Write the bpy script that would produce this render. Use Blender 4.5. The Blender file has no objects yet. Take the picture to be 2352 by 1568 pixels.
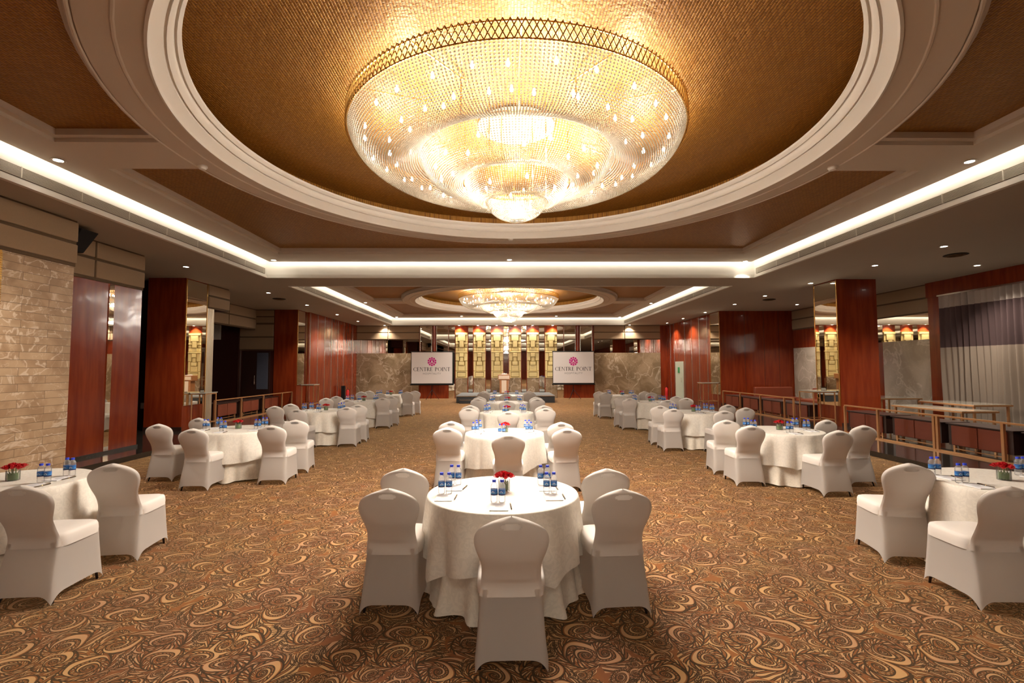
import bpy, math, random
import numpy as np
from mathutils import Vector, Matrix
from mathutils.geometry import tessellate_polygon
random.seed(7)
PI = math.pi
sc = bpy.context.scene
COL = sc.collection

# ------------------------------------------------------------------ camera
F, PITCH, YAW, ROLL, CH = 1115.0, .054, .0144, -.003, 1.75
def _ray(u, v):
    c, s = math.cos(ROLL), math.sin(ROLL); u, v = c*u - s*v, s*u + c*v
    d = (u, 1.0, v)
    c, s = math.cos(PITCH), math.sin(PITCH); d = (d[0], c*d[1] - s*d[2], s*d[1] + c*d[2])
    c, s = math.cos(YAW), math.sin(YAW); return Vector((c*d[0] + s*d[1], -s*d[0] + c*d[1], d[2]))
fw = _ray(0, 0); rt = _ray(1, 0) - fw; up = _ray(0, 1) - fw
cd = bpy.data.cameras.new('camera'); cam = bpy.data.objects.new('camera', cd); COL.objects.link(cam)
cd.sensor_width = 36; cd.lens = F/2352*36; cd.clip_start = .05; cd.clip_end = 100
m3 = Matrix((rt, up, -fw)).transposed()
cam.matrix_world = Matrix.Translation((0, 0, CH)) @ m3.to_4x4()
sc.camera = cam

# ------------------------------------------------------------------ world, exposure
w = bpy.data.worlds.new('world'); sc.world = w; w.use_nodes = True
w.node_tree.nodes['Background'].inputs[0].default_value = (1, .85, .7, 1)
w.node_tree.nodes['Background'].inputs[1].default_value = .02
sc.view_settings.view_transform = 'Standard'; sc.view_settings.look = 'None'
sc.view_settings.gamma = 1; sc.view_settings.use_curve_mapping = False
sc.view_settings.exposure = 1.6
WARM = (1.0, .91, .80)
CHAND_W, DOWN_W, BULB_E, LED_E, SPOT_W, LENS_E = 9.5, 160.0, 22.0, 5.5, 115.0, 14.0
sc.cycles.max_bounces = 8; sc.cycles.diffuse_bounces = 4; sc.cycles.glossy_bounces = 4
sc.cycles.transparent_max_bounces = 24; sc.cycles.sample_clamp_indirect = 6

# ------------------------------------------------------------------ helpers
class MB:
    def __init__(s): s.v = []; s.f = []; s.m = []
    def add(s, vs, fs, mi=0):
        o = len(s.v); s.v += [tuple(v) for v in vs]
        s.f += [tuple(i + o for i in f) for f in fs]; s.m += [mi]*len(fs); return s
    def box(s, x0, x1, y0, y1, z0, z1, mi=0):
        vs = [(x, y, z) for z in (z0, z1) for y in (y0, y1) for x in (x0, x1)]
        return s.add(vs, [(0, 2, 3, 1), (4, 5, 7, 6), (0, 1, 5, 4), (2, 6, 7, 3), (0, 4, 6, 2), (1, 3, 7, 5)], mi)
    def bar(s, a, b, w, h=None, mi=0):
        a, b = Vector(a), Vector(b); h = h or w; d = (b - a).normalized()
        u = d.cross(Vector((0, 0, 1))); u = u.normalized() if u.length > 1e-4 else Vector((1, 0, 0)); v = u.cross(d)
        vs = [p + u*i*w/2 + v*j*h/2 for p in (a, b) for i, j in ((-1, -1), (1, -1), (1, 1), (-1, 1))]
        return s.add(vs, [(0, 1, 2, 3), (7, 6, 5, 4), (0, 4, 5, 1), (1, 5, 6, 2), (2, 6, 7, 3), (3, 7, 4, 0)], mi)
    def tube(s, pts, r, n=8, mi=0):
        pts = [Vector(p) for p in pts]; vs = []; fs = []
        for i, p in enumerate(pts):
            d = (pts[min(i+1, len(pts)-1)] - pts[max(i-1, 0)]).normalized()
            u = d.cross(Vector((0, 0, 1))); u = u.normalized() if u.length > 1e-3 else Vector((1, 0, 0)); v = d.cross(u)
            rr = r[i] if isinstance(r, (list, tuple)) else r
            vs += [p + (u*math.cos(2*PI*k/n) + v*math.sin(2*PI*k/n))*rr for k in range(n)]
        for i in range(len(pts)-1):
            for k in range(n):
                fs.append((i*n+k, i*n+(k+1) % n, (i+1)*n+(k+1) % n, (i+1)*n+k))
        fs.append(tuple(range(n-1, -1, -1))); fs.append(tuple(range((len(pts)-1)*n, len(pts)*n)))
        return s.add(vs, fs, mi)
    def lathe(s, prof, n=24, c=(0, 0, 0), mi=0, wob=None):
        vs = []; fs = []
        for (r, z) in prof:
            for k in range(n):
                a = 2*PI*k/n; rr = r + (wob(a, z) if wob else 0)
                vs.append((c[0]+rr*math.cos(a), c[1]+rr*math.sin(a), c[2]+z))
        for i in range(len(prof)-1):
            for k in range(n):
                fs.append((i*n+k, i*n+(k+1) % n, (i+1)*n+(k+1) % n, (i+1)*n+k))
        return s.add(vs, fs, mi)
    def disc(s, r, z, n=24, c=(0, 0), mi=0):
        return s.add([(c[0]+r*math.cos(2*PI*k/n), c[1]+r*math.sin(2*PI*k/n), z) for k in range(n)], [tuple(range(n))], mi)
    def poly(s, loops, z, mi=0):
        L = [[Vector((x, y, 0)) for x, y in lp] for lp in loops]
        t = tessellate_polygon(L); flat = [(x, y, z) for lp in loops for x, y in lp]
        return s.add(flat, t, mi)
    def rim(s, lp, z0, z1, mi=0):
        n = len(lp); vs = [(x, y, z0) for x, y in lp] + [(x, y, z1) for x, y in lp]
        return s.add(vs, [(i, (i+1) % n, n+(i+1) % n, n+i) for i in range(n)], mi)
    def grid(s, fn, nu, nv, mi=0, keep=None, closeu=False):
        vs = [fn(i/nu, j/nv) for j in range(nv+1) for i in range(nu+1)]
        fs = []
        for j in range(nv):
            for i in range(nu):
                if keep and not keep((i+.5)/nu, (j+.5)/nv): continue
                a = j*(nu+1)+i; fs.append((a, a+1, a+nu+2, a+nu+1))
        return s.add(vs, fs, mi)
    def build(s, name, mats, parent=None, smooth=False, loc=(0, 0, 0), rz=0, bevel=0, auto=None):
        me = bpy.data.meshes.new(name); me.from_pydata(s.v, [], s.f)
        for m in (mats if isinstance(mats, (list, tuple)) else [mats]): me.materials.append(m)
        if any(s.m): me.polygons.foreach_set('material_index', s.m)
        if smooth: me.polygons.foreach_set('use_smooth', [True]*len(me.polygons))
        me.update()
        if auto:
            try: me.set_sharp_from_angle(angle=math.radians(auto))
            except Exception: pass
        o = bpy.data.objects.new(name, me); COL.objects.link(o); o.location = loc; o.rotation_euler = (0, 0, rz)
        if parent: o.parent = parent
        if bevel:
            b = o.modifiers.new('bevel', 'BEVEL'); b.width = bevel; b.segments = 2; b.limit_method = 'ANGLE'
        return o
def tag(o, label=None, cat=None, group=None, kind=None):
    if label: o['label'] = label
    if cat: o['category'] = cat
    if group: o['group'] = group
    if kind: o['kind'] = kind
    return o
def empty(name, loc=(0, 0, 0), rz=0):
    o = bpy.data.objects.new(name, None); COL.objects.link(o); o.location = loc; o.rotation_euler = (0, 0, rz)
    o.empty_display_size = .1; return o
KIDS = {}
def kids(o): return [c for c in bpy.data.objects if c.parent == o]
def snapshot(o): return (o, [snapshot(c) for c in kids(o)])
def dup(snap, parent=None, loc=None, rz=None):
    src, ch = snap
    c = src.copy(); COL.objects.link(c)
    if parent: c.parent = parent
    if loc is not None: c.location = loc
    if rz is not None: c.rotation_euler = (0, 0, rz)
    for k in ch: dup(k, c)
    return c
class Protos:
    """the first call moves the source itself, later calls copy it"""
    def __init__(s, root): s.snap = snapshot(root); s.used = False
    def place(s, loc, rz=0, label=None, cat=None, group=None):
        if not s.used:
            o = s.snap[0]; s.used = True; o.location = loc; o.rotation_euler = (0, 0, rz)
        else: o = dup(s.snap, None, loc, rz)
        return tag(o, label, cat, group)

# ------------------------------------------------------------------ materials
def mat(name):
    m = bpy.data.materials.new(name); m.use_nodes = True
    return m, m.node_tree.nodes, m.node_tree.links, m.node_tree.nodes['Principled BSDF']
def simple(name, col, rough=.6, metal=0, coat=0, spec=.5, noise=0, nscale=8, bump=0, bscale=60, sheen=0, trans=0):
    m, N, L, B = mat(name)
    B.inputs['Base Color'].default_value = (*col, 1); B.inputs['Roughness'].default_value = rough
    B.inputs['Metallic'].default_value = metal; B.inputs['Coat Weight'].default_value = coat
    B.inputs['Specular IOR Level'].default_value = spec; B.inputs['Sheen Weight'].default_value = sheen
    tc = N.new('ShaderNodeTexCoord')
    if noise:
        n = N.new('ShaderNodeTexNoise'); n.inputs['Scale'].default_value = nscale; n.inputs['Detail'].default_value = 3
        L.new(tc.outputs['Object'], n.inputs['Vector'])
        mx = N.new('ShaderNodeMix'); mx.data_type = 'RGBA'
        mx.inputs[6].default_value = (*[c*(1-noise) for c in col], 1); mx.inputs[7].default_value = (*[min(1, c*(1+noise)) for c in col], 1)
        L.new(n.outputs['Fac'], mx.inputs[0]); L.new(mx.outputs[2], B.inputs['Base Color'])
    if bump:
        n2 = N.new('ShaderNodeTexNoise'); n2.inputs['Scale'].default_value = bscale; L.new(tc.outputs['Object'], n2.inputs['Vector'])
        b = N.new('ShaderNodeBump'); b.inputs['Strength'].default_value = bump; b.inputs['Distance'].default_value = .01
        L.new(n2.outputs['Fac'], b.inputs['Height']); L.new(b.outputs[0], B.inputs['Normal'])
    if trans:
        t = N.new('ShaderNodeBsdfTranslucent'); t.inputs[0].default_value = (*col, 1)
        mx = N.new('ShaderNodeMixShader'); mx.inputs[0].default_value = trans
        L.new(B.outputs[0], mx.inputs[1]); L.new(t.outputs[0], mx.inputs[2]); L.new(mx.outputs[0], N['Material Output'].inputs[0])
    return m
def emit(name, col, e):
    m, N, L, B = mat(name); B.inputs['Base Color'].default_value = (*col, 1)
    B.inputs['Emission Color'].default_value = (*col, 1); B.inputs['Emission Strength'].default_value = e; return m
class G:
    """tiny node-graph writer"""
    def __init__(s, N, L): s.N = N; s.L = L
    def m(s, op, a, b=None, c=None):
        n = s.N.new('ShaderNodeMath'); n.operation = op
        for i, x in enumerate((a, b, c)):
            if x is None: continue
            if isinstance(x, (int, float)): n.inputs[i].default_value = x
            else: s.L.new(x, n.inputs[i])
        return n.outputs[0]
    def mix(s, f, a, b):
        n = s.N.new('ShaderNodeMix'); n.data_type = 'RGBA'
        for i, x in ((0, f), (6, a), (7, b)):
            if isinstance(x, (int, float)): n.inputs[i].default_value = x
            elif isinstance(x, tuple): n.inputs[i].default_value = (*x, 1)
            else: s.L.new(x, n.inputs[i])
        return n.outputs[2]
    def ss(s, x, a, b):
        n = s.N.new('ShaderNodeMapRange'); n.interpolation_type = 'SMOOTHSTEP'
        s.L.new(x, n.inputs[0]); n.inputs[1].default_value = a; n.inputs[2].default_value = b; return n.outputs[0]

# carpet: voronoi cells each carrying a log-spiral scroll with feathered leaves, smaller scrolls between
def carpet():
    m, N, L, B = mat('patterned_carpet'); g = G(N, L)
    tc = N.new('ShaderNodeTexCoord'); wp = N.new('ShaderNodeTexNoise'); wp.inputs['Scale'].default_value = 3.2; wp.inputs['Detail'].default_value = 1
    L.new(tc.outputs['Object'], wp.inputs['Vector'])
    sb = N.new('ShaderNodeVectorMath'); sb.operation = 'SUBTRACT'; L.new(wp.outputs['Color'], sb.inputs[0]); sb.inputs[1].default_value = (.5, .5, .5)
    scv = N.new('ShaderNodeVectorMath'); scv.operation = 'SCALE'; L.new(sb.outputs[0], scv.inputs[0]); scv.inputs['Scale'].default_value = .16
    ad = N.new('ShaderNodeVectorMath'); ad.operation = 'ADD'; L.new(tc.outputs['Object'], ad.inputs[0]); L.new(scv.outputs[0], ad.inputs[1])
    def scroll(scale, rnd, lw):
        v = N.new('ShaderNodeTexVoronoi'); v.voronoi_dimensions = '2D'; v.inputs['Scale'].default_value = scale; v.inputs['Randomness'].default_value = rnd
        L.new(ad.outputs[0], v.inputs['Vector'])
        d = N.new('ShaderNodeVectorMath'); d.operation = 'SUBTRACT'; L.new(ad.outputs[0], d.inputs[0]); L.new(v.outputs['Position'], d.inputs[1])
        x = N.new('ShaderNodeSeparateXYZ'); L.new(d.outputs[0], x.inputs[0])
        cs = N.new('ShaderNodeSeparateXYZ'); L.new(v.outputs['Color'], cs.inputs[0])
        flip = g.m('SUBTRACT', g.m('MULTIPLY', g.m('GREATER_THAN', cs.outputs[0], .5), 2), 1)
        th = g.m('DIVIDE', g.m('ARCTAN2', g.m('MULTIPLY', x.outputs[1], flip), x.outputs[0]), 2*PI)
        th = g.m('ADD', th, cs.outputs[1])
        r = g.m('MULTIPLY', g.m('SQRT', g.m('ADD', g.m('MULTIPLY', x.outputs[0], x.outputs[0]), g.m('MULTIPLY', x.outputs[1], x.outputs[1]))), scale)
        lr = g.m('LOGARITHM', g.m('MAXIMUM', r, .03), 2.0)
        s1 = g.m('FRACT', g.m('ADD', g.m('ADD', th, g.m('MULTIPLY', lr, -.85)), 8))      # the spiral arm
        hw = g.m('ADD', .17, g.m('MULTIPLY', g.m('SINE', g.m('MULTIPLY', g.m('ADD', th, .1), 2*PI)), .13))   # the arm swells and thins
        ds = g.m('ABSOLUTE', g.m('SUBTRACT', s1, .5))
        arm = g.m('MULTIPLY', g.m('LESS_THAN', ds, hw), g.m('LESS_THAN', r, .37))
        o1 = g.m('LESS_THAN', g.m('ABSOLUTE', g.m('SUBTRACT', ds, hw)), g.m('DIVIDE', .011*lw, g.m('MAXIMUM', r, .08))); o2 = o1
        inn = g.m('LESS_THAN', r, .40)
        ln = g.m('MULTIPLY', g.m('MAXIMUM', o1, o2), inn)
        # feathers round the scroll
        lf = g.m('FRACT', g.m('ADD', g.m('ADD', g.m('MULTIPLY', th, 12), g.m('MULTIPLY', r, 7.0)), 40))
        ring = g.m('MULTIPLY', g.m('GREATER_THAN', r, .43), g.m('LESS_THAN', r, g.m('ADD', .60, g.m('MULTIPLY', g.m('SINE', g.m('MULTIPLY', th, 2*PI)), .12))))
        wd = g.m('MULTIPLY', g.m('SUBTRACT', r, .38), 1.3)
        feath = g.m('MULTIPLY', g.m('LESS_THAN', g.m('ABSOLUTE', g.m('SUBTRACT', lf, .5)), g.m('MINIMUM', wd, .27)), ring)
        fo = g.m('MULTIPLY', g.m('LESS_THAN', g.m('ABSOLUTE', g.m('SUBTRACT', lf, .5)), g.m('ADD', g.m('MINIMUM', wd, .27), .13*lw)), ring)
        fo = g.m('SUBTRACT', fo, feath)
        # small leaves filling the gap between the turns of the scroll
        l2 = g.m('ABSOLUTE', g.m('SUBTRACT', g.m('FRACT', g.m('ADD', g.m('ADD', g.m('MULTIPLY', th, 11), g.m('MULTIPLY', s1, 1.6)), 40)), .5))
        gap = g.m('MULTIPLY', g.m('GREATER_THAN', g.m('SUBTRACT', ds, hw), .05), g.m('MULTIPLY', g.m('GREATER_THAN', r, .15), g.m('LESS_THAN', r, .40)))
        lw2 = g.m('MULTIPLY', g.m('MINIMUM', g.m('SUBTRACT', g.m('SUBTRACT', ds, hw), .03), .16), 1.5)
        leaf = g.m('MULTIPLY', g.m('LESS_THAN', l2, lw2), gap)
        leafo = g.m('MULTIPLY', g.m('LESS_THAN', g.m('ABSOLUTE', g.m('SUBTRACT', l2, lw2)), .075*lw), gap)
        arm = g.m('MAXIMUM', arm, leaf); ln = g.m('MAXIMUM', ln, leafo)
        rim = g.m('LESS_THAN', g.m('ABSOLUTE', g.m('SUBTRACT', r, .415)), .013*lw)
        return g.m('MAXIMUM', arm, feath), g.m('MAXIMUM', g.m('MAXIMUM', ln, fo), rim), r
    a1, l1, r1 = scroll(3.5, .8, 1.5)
    a2, l2, r2 = scroll(6.8, .9, 1.7)
    outer = g.m('GREATER_THAN', r1, .52)
    outer = g.m('MAXIMUM', outer, 0)
    light = g.m('MAXIMUM', a1, g.m('MULTIPLY', a2, g.m('MULTIPLY', outer, 1)))
    line = g.m('MAXIMUM', l1, g.m('MULTIPLY', l2, outer))
    n2 = N.new('ShaderNodeTexNoise'); n2.inputs['Scale'].default_value = 2.5; L.new(tc.outputs['Object'], n2.inputs['Vector'])
    f2 = g.ss(n2.outputs['Fac'], .35, .65)
    base = g.mix(f2, (.145, .047, .017), (.190, .066, .017))
    tan = g.mix(f2, (.355, .19, .10), (.42, .24, .10))
    c = g.mix(light, base, tan); c = g.mix(line, c, (.022, .011, .005))
    L.new(c, B.inputs['Base Color']); B.inputs['Roughness'].default_value = .92; B.inputs['Specular IOR Level'].default_value = .15; B.inputs['Sheen Weight'].default_value = .4; B.inputs['Sheen Roughness'].default_value = .4; B.inputs['Sheen Tint'].default_value = (1, .66, .30, 1)
    n3 = N.new('ShaderNodeTexNoise'); n3.inputs['Scale'].default_value = 260; L.new(tc.outputs['Object'], n3.inputs['Vector'])
    b = N.new('ShaderNodeBump'); b.inputs['Strength'].default_value = .35; b.inputs['Distance'].default_value = .004; L.new(n3.outputs['Fac'], b.inputs['Height']); L.new(b.outputs[0], B.inputs['Normal'])
    return m
def stone(name, c1, c2, vein, rows=None, scale=1.0, rough=.25, vertical_axis='X'):
    m, N, L, B = mat(name); g = G(N, L); tc = N.new('ShaderNodeTexCoord')
    n = N.new('ShaderNodeTexNoise'); n.inputs['Scale'].default_value = 1.3*scale; n.inputs['Detail'].default_value = 6; n.inputs['Distortion'].default_value = .8
    L.new(tc.outputs['Object'], n.inputs['Vector'])
    src = tc.outputs['Object']
    if rows:  # coursed slabs: every slab shows its own piece of veining
        mp = N.new('ShaderNodeMapping'); L.new(src, mp.inputs[0])
        mp.inputs['Rotation'].default_value = (PI/2, 0, 0) if vertical_axis == 'X' else (PI/2, 0, PI/2)
        sx = N.new('ShaderNodeSeparateXYZ'); L.new(src, sx.inputs[0])
        cb = N.new('ShaderNodeCombineXYZ'); L.new(sx.outputs[1 if vertical_axis == 'Y' else 0], cb.inputs[0]); L.new(sx.outputs[2], cb.inputs[1])
        br = N.new('ShaderNodeTexBrick'); L.new(cb.outputs[0], br.inputs['Vector'])
        br.inputs['Scale'].default_value = 1; br.inputs['Brick Width'].default_value = rows[0]; br.inputs['Row Height'].default_value = rows[1]
        br.inputs['Mortar Size'].default_value = .003; br.inputs['Color1'].default_value = (0, 0, 0, 1); br.inputs['Color2'].default_value = (1, 1, 1, 1); br.inputs['Bias'].default_value = 0
        sep = N.new('ShaderNodeSeparateColor'); L.new(br.outputs['Color'], sep.inputs[0])
        off = N.new('ShaderNodeCombineXYZ'); L.new(g.m('MULTIPLY', sep.outputs[0], 7), off.inputs[0]); L.new(g.m('MULTIPLY', sep.outputs[0], 3), off.inputs[2])
        ad = N.new('ShaderNodeVectorMath'); L.new(src, ad.inputs[0]); L.new(off.outputs[0], ad.inputs[1]); src2 = ad.outputs[0]
        L.new(src2, n.inputs['Vector'])
    else: src2 = src
    v = N.new('ShaderNodeTexNoise'); v.inputs['Scale'].default_value = 1.1*scale; v.inputs['Detail'].default_value = 4; v.inputs['Distortion'].default_value = .55; L.new(src2, v.inputs['Vector'])
    ve = g.m('SUBTRACT', 1, g.ss(g.m('ABSOLUTE', g.m('SUBTRACT', v.outputs['Fac'], .5)), 0, .022))
    v2 = N.new('ShaderNodeTexNoise'); v2.inputs['Scale'].default_value = 2.6*scale; v2.inputs['Detail'].default_value = 3; v2.inputs['Distortion'].default_value = .4; L.new(src2, v2.inputs['Vector'])
    ve2 = g.m('MULTIPLY', g.m('SUBTRACT', 1, g.ss(g.m('ABSOLUTE', g.m('SUBTRACT', v2.outputs['Fac'], .55)), 0, .015)), .5)
    c = g.mix(g.ss(n.outputs['Fac'], .35, .65), c1, c2); c = g.mix(g.m('MULTIPLY', g.m('MAXIMUM', ve, ve2), .6), c, vein)
    if rows:
        c = g.mix(br.outputs['Fac'], c, tuple(x*.45 for x in c1))
        b = N.new('ShaderNodeBump'); b.inputs['Strength'].default_value = .9; b.inputs['Distance'].default_value = .02
        L.new(g.m('ADD', g.m('MULTIPLY', sep.outputs[0], .6), g.m('MULTIPLY', n.outputs['Fac'], .3)), b.inputs['Height']); L.new(b.outputs[0], B.inputs['Normal'])
    L.new(c, B.inputs['Base Color']); B.inputs['Roughness'].default_value = rough
    return m
def wallpaper():
    m, N, L, B = mat('gold_wallpaper'); g = G(N, L); tc = N.new('ShaderNodeTexCoord')
    br = N.new('ShaderNodeTexBrick'); br.inputs['Scale'].default_value = 1; br.inputs['Brick Width'].default_value = .085; br.inputs['Row Height'].default_value = .03
    br.inputs['Mortar Size'].default_value = .006; br.inputs['Mortar Smooth'].default_value = .6
    br.inputs['Color1'].default_value = (0, 0, 0, 1); br.inputs['Color2'].default_value = (1, 1, 1, 1)
    mp = N.new('ShaderNodeMapping'); mp.inputs['Rotation'].default_value = (0, 0, PI/2); L.new(tc.outputs['Object'], mp.inputs[0]); L.new(mp.outputs[0], br.inputs['Vector'])
    sep = N.new('ShaderNodeSeparateColor'); L.new(br.outputs['Color'], sep.inputs[0])
    c = g.mix(sep.outputs[0], (.33, .14, .013), (.44, .205, .026)); c = g.mix(br.outputs['Fac'], c, (.21, .085, .012))
    L.new(c, B.inputs['Base Color']); B.inputs['Metallic'].default_value = .45; B.inputs['Roughness'].default_value = .42
    n = N.new('ShaderNodeTexNoise'); n.inputs['Scale'].default_value = 22; L.new(mp.outputs[0], n.inputs['Vector'])
    b = N.new('ShaderNodeBump'); b.inputs['Strength'].default_value = .55; b.inputs['Distance'].default_value = .02
    L.new(g.m('ADD', g.m('MULTIPLY', g.m('SUBTRACT', 1, br.outputs['Fac']), .5), g.m('ADD', g.m('MULTIPLY', sep.outputs[0], .4), n.outputs['Fac'])), b.inputs['Height']); L.new(b.outputs[0], B.inputs['Normal'])
    return m
def redwood():
    m, N, L, B = mat('lacquered_red_wood'); g = G(N, L); tc = N.new('ShaderNodeTexCoord')
    mp = N.new('ShaderNodeMapping'); mp.inputs['Scale'].default_value = (3, 3, .35); L.new(tc.outputs['Object'], mp.inputs[0])
    n = N.new('ShaderNodeTexNoise'); n.inputs['Scale'].default_value = 3; n.inputs['Detail'].default_value = 5; L.new(mp.outputs[0], n.inputs['Vector'])
    L.new(g.mix(g.ss(n.outputs['Fac'], .3, .7), (.18, .021, .006), (.25, .038, .009)), B.inputs['Base Color'])
    B.inputs['Roughness'].default_value = .2; B.inputs['Coat Weight'].default_value = .2; B.inputs['Specular IOR Level'].default_value = .35; B.inputs['Coat Roughness'].default_value = .06
    n2 = N.new('ShaderNodeTexNoise'); n2.inputs['Scale'].default_value = 2.2; n2.inputs['Detail'].default_value = 1; L.new(tc.outputs['Object'], n2.inputs['Vector'])
    b = N.new('ShaderNodeBump'); b.inputs['Strength'].default_value = .12; b.inputs['Distance'].default_value = .05; L.new(n2.outputs['Fac'], b.inputs['Height'])
    L.new(b.outputs[0], B.inputs['Normal']); L.new(b.outputs[0], B.inputs['Coat Normal'])
    return m
def damask(name, col, trans):
    m, N, L, B = mat(name); g = G(N, L); tc = N.new('ShaderNodeTexCoord')
    v = N.new('ShaderNodeTexNoise'); v.inputs['Scale'].default_value = 14; v.inputs['Distortion'].default_value = 2.5; L.new(tc.outputs['Object'], v.inputs['Vector'])
    f = g.ss(v.outputs['Fac'], .47, .53)
    c = g.mix(f, tuple(x*.93 for x in col), col); L.new(c, B.inputs['Base Color'])
    B.inputs['Roughness'].default_value = .7; L.new(g.m('ADD', .85, g.m('MULTIPLY', f, -.25)), B.inputs['Roughness']); B.inputs['Sheen Weight'].default_value = .15
    t = N.new('ShaderNodeBsdfTranslucent'); L.new(c, t.inputs[0]); mx = N.new('ShaderNodeMixShader'); mx.inputs[0].default_value = trans
    L.new(B.outputs[0], mx.inputs[1]); L.new(t.outputs[0], mx.inputs[2]); L.new(mx.outputs[0], N['Material Output'].inputs[0])
    return m
def clear(name, col, milk, rough=.03):
    m, N, L, B = mat(name); N.remove(B)
    t = N.new('ShaderNodeBsdfTransparent'); t.inputs[0].default_value = (*col, 1)
    gl = N.new('ShaderNodeBsdfGlossy'); gl.inputs[1].default_value = rough
    df = N.new('ShaderNodeBsdfTranslucent'); df.inputs[0].default_value = (.95, .95, .95, 1)
    d2 = N.new('ShaderNodeBsdfDiffuse'); d2.inputs[0].default_value = (.95, .95, .95, 1)
    lw = N.new('ShaderNodeFresnel'); lw.inputs[0].default_value = 1.30
    a = N.new('ShaderNodeMath'); a.operation = 'MULTIPLY'; L.new(lw.outputs[0], a.inputs[0]); a.inputs[1].default_value = .7
    dd = N.new('ShaderNodeMixShader'); dd.inputs[0].default_value = .5; L.new(df.outputs[0], dd.inputs[1]); L.new(d2.outputs[0], dd.inputs[2])
    m0 = N.new('ShaderNodeMixShader'); m0.inputs[0].default_value = milk; L.new(t.outputs[0], m0.inputs[1]); L.new(dd.outputs[0], m0.inputs[2])
    mx = N.new('ShaderNodeMixShader'); L.new(a.outputs[0], mx.inputs[0]); L.new(m0.outputs[0], mx.inputs[1]); L.new(gl.outputs[0], mx.inputs[2])
    L.new(mx.outputs[0], N['Material Output'].inputs[0]); return m
def crystal():
    m, N, L, B = mat('crystal_beads')
    B.inputs['Base Color'].default_value = (.50, .455, .39, 1); B.inputs['Roughness'].default_value = .12; B.inputs['Specular IOR Level'].default_value = .9
    t = N.new('ShaderNodeBsdfTranslucent'); t.inputs[0].default_value = (.44, .41, .34, 1)
    tr = N.new('ShaderNodeBsdfTransparent'); tr.inputs[0].default_value = (1, .97, .92, 1)
    mx = N.new('ShaderNodeMixShader'); mx.inputs[0].default_value = .55; L.new(B.outputs[0], mx.inputs[1]); L.new(t.outputs[0], mx.inputs[2])
    m2 = N.new('ShaderNodeMixShader'); m2.inputs[0].default_value = .15; L.new(mx.outputs[0], m2.inputs[1]); L.new(tr.outputs[0], m2.inputs[2])
    L.new(m2.outputs[0], N['Material Output'].inputs[0]); return m

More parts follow.
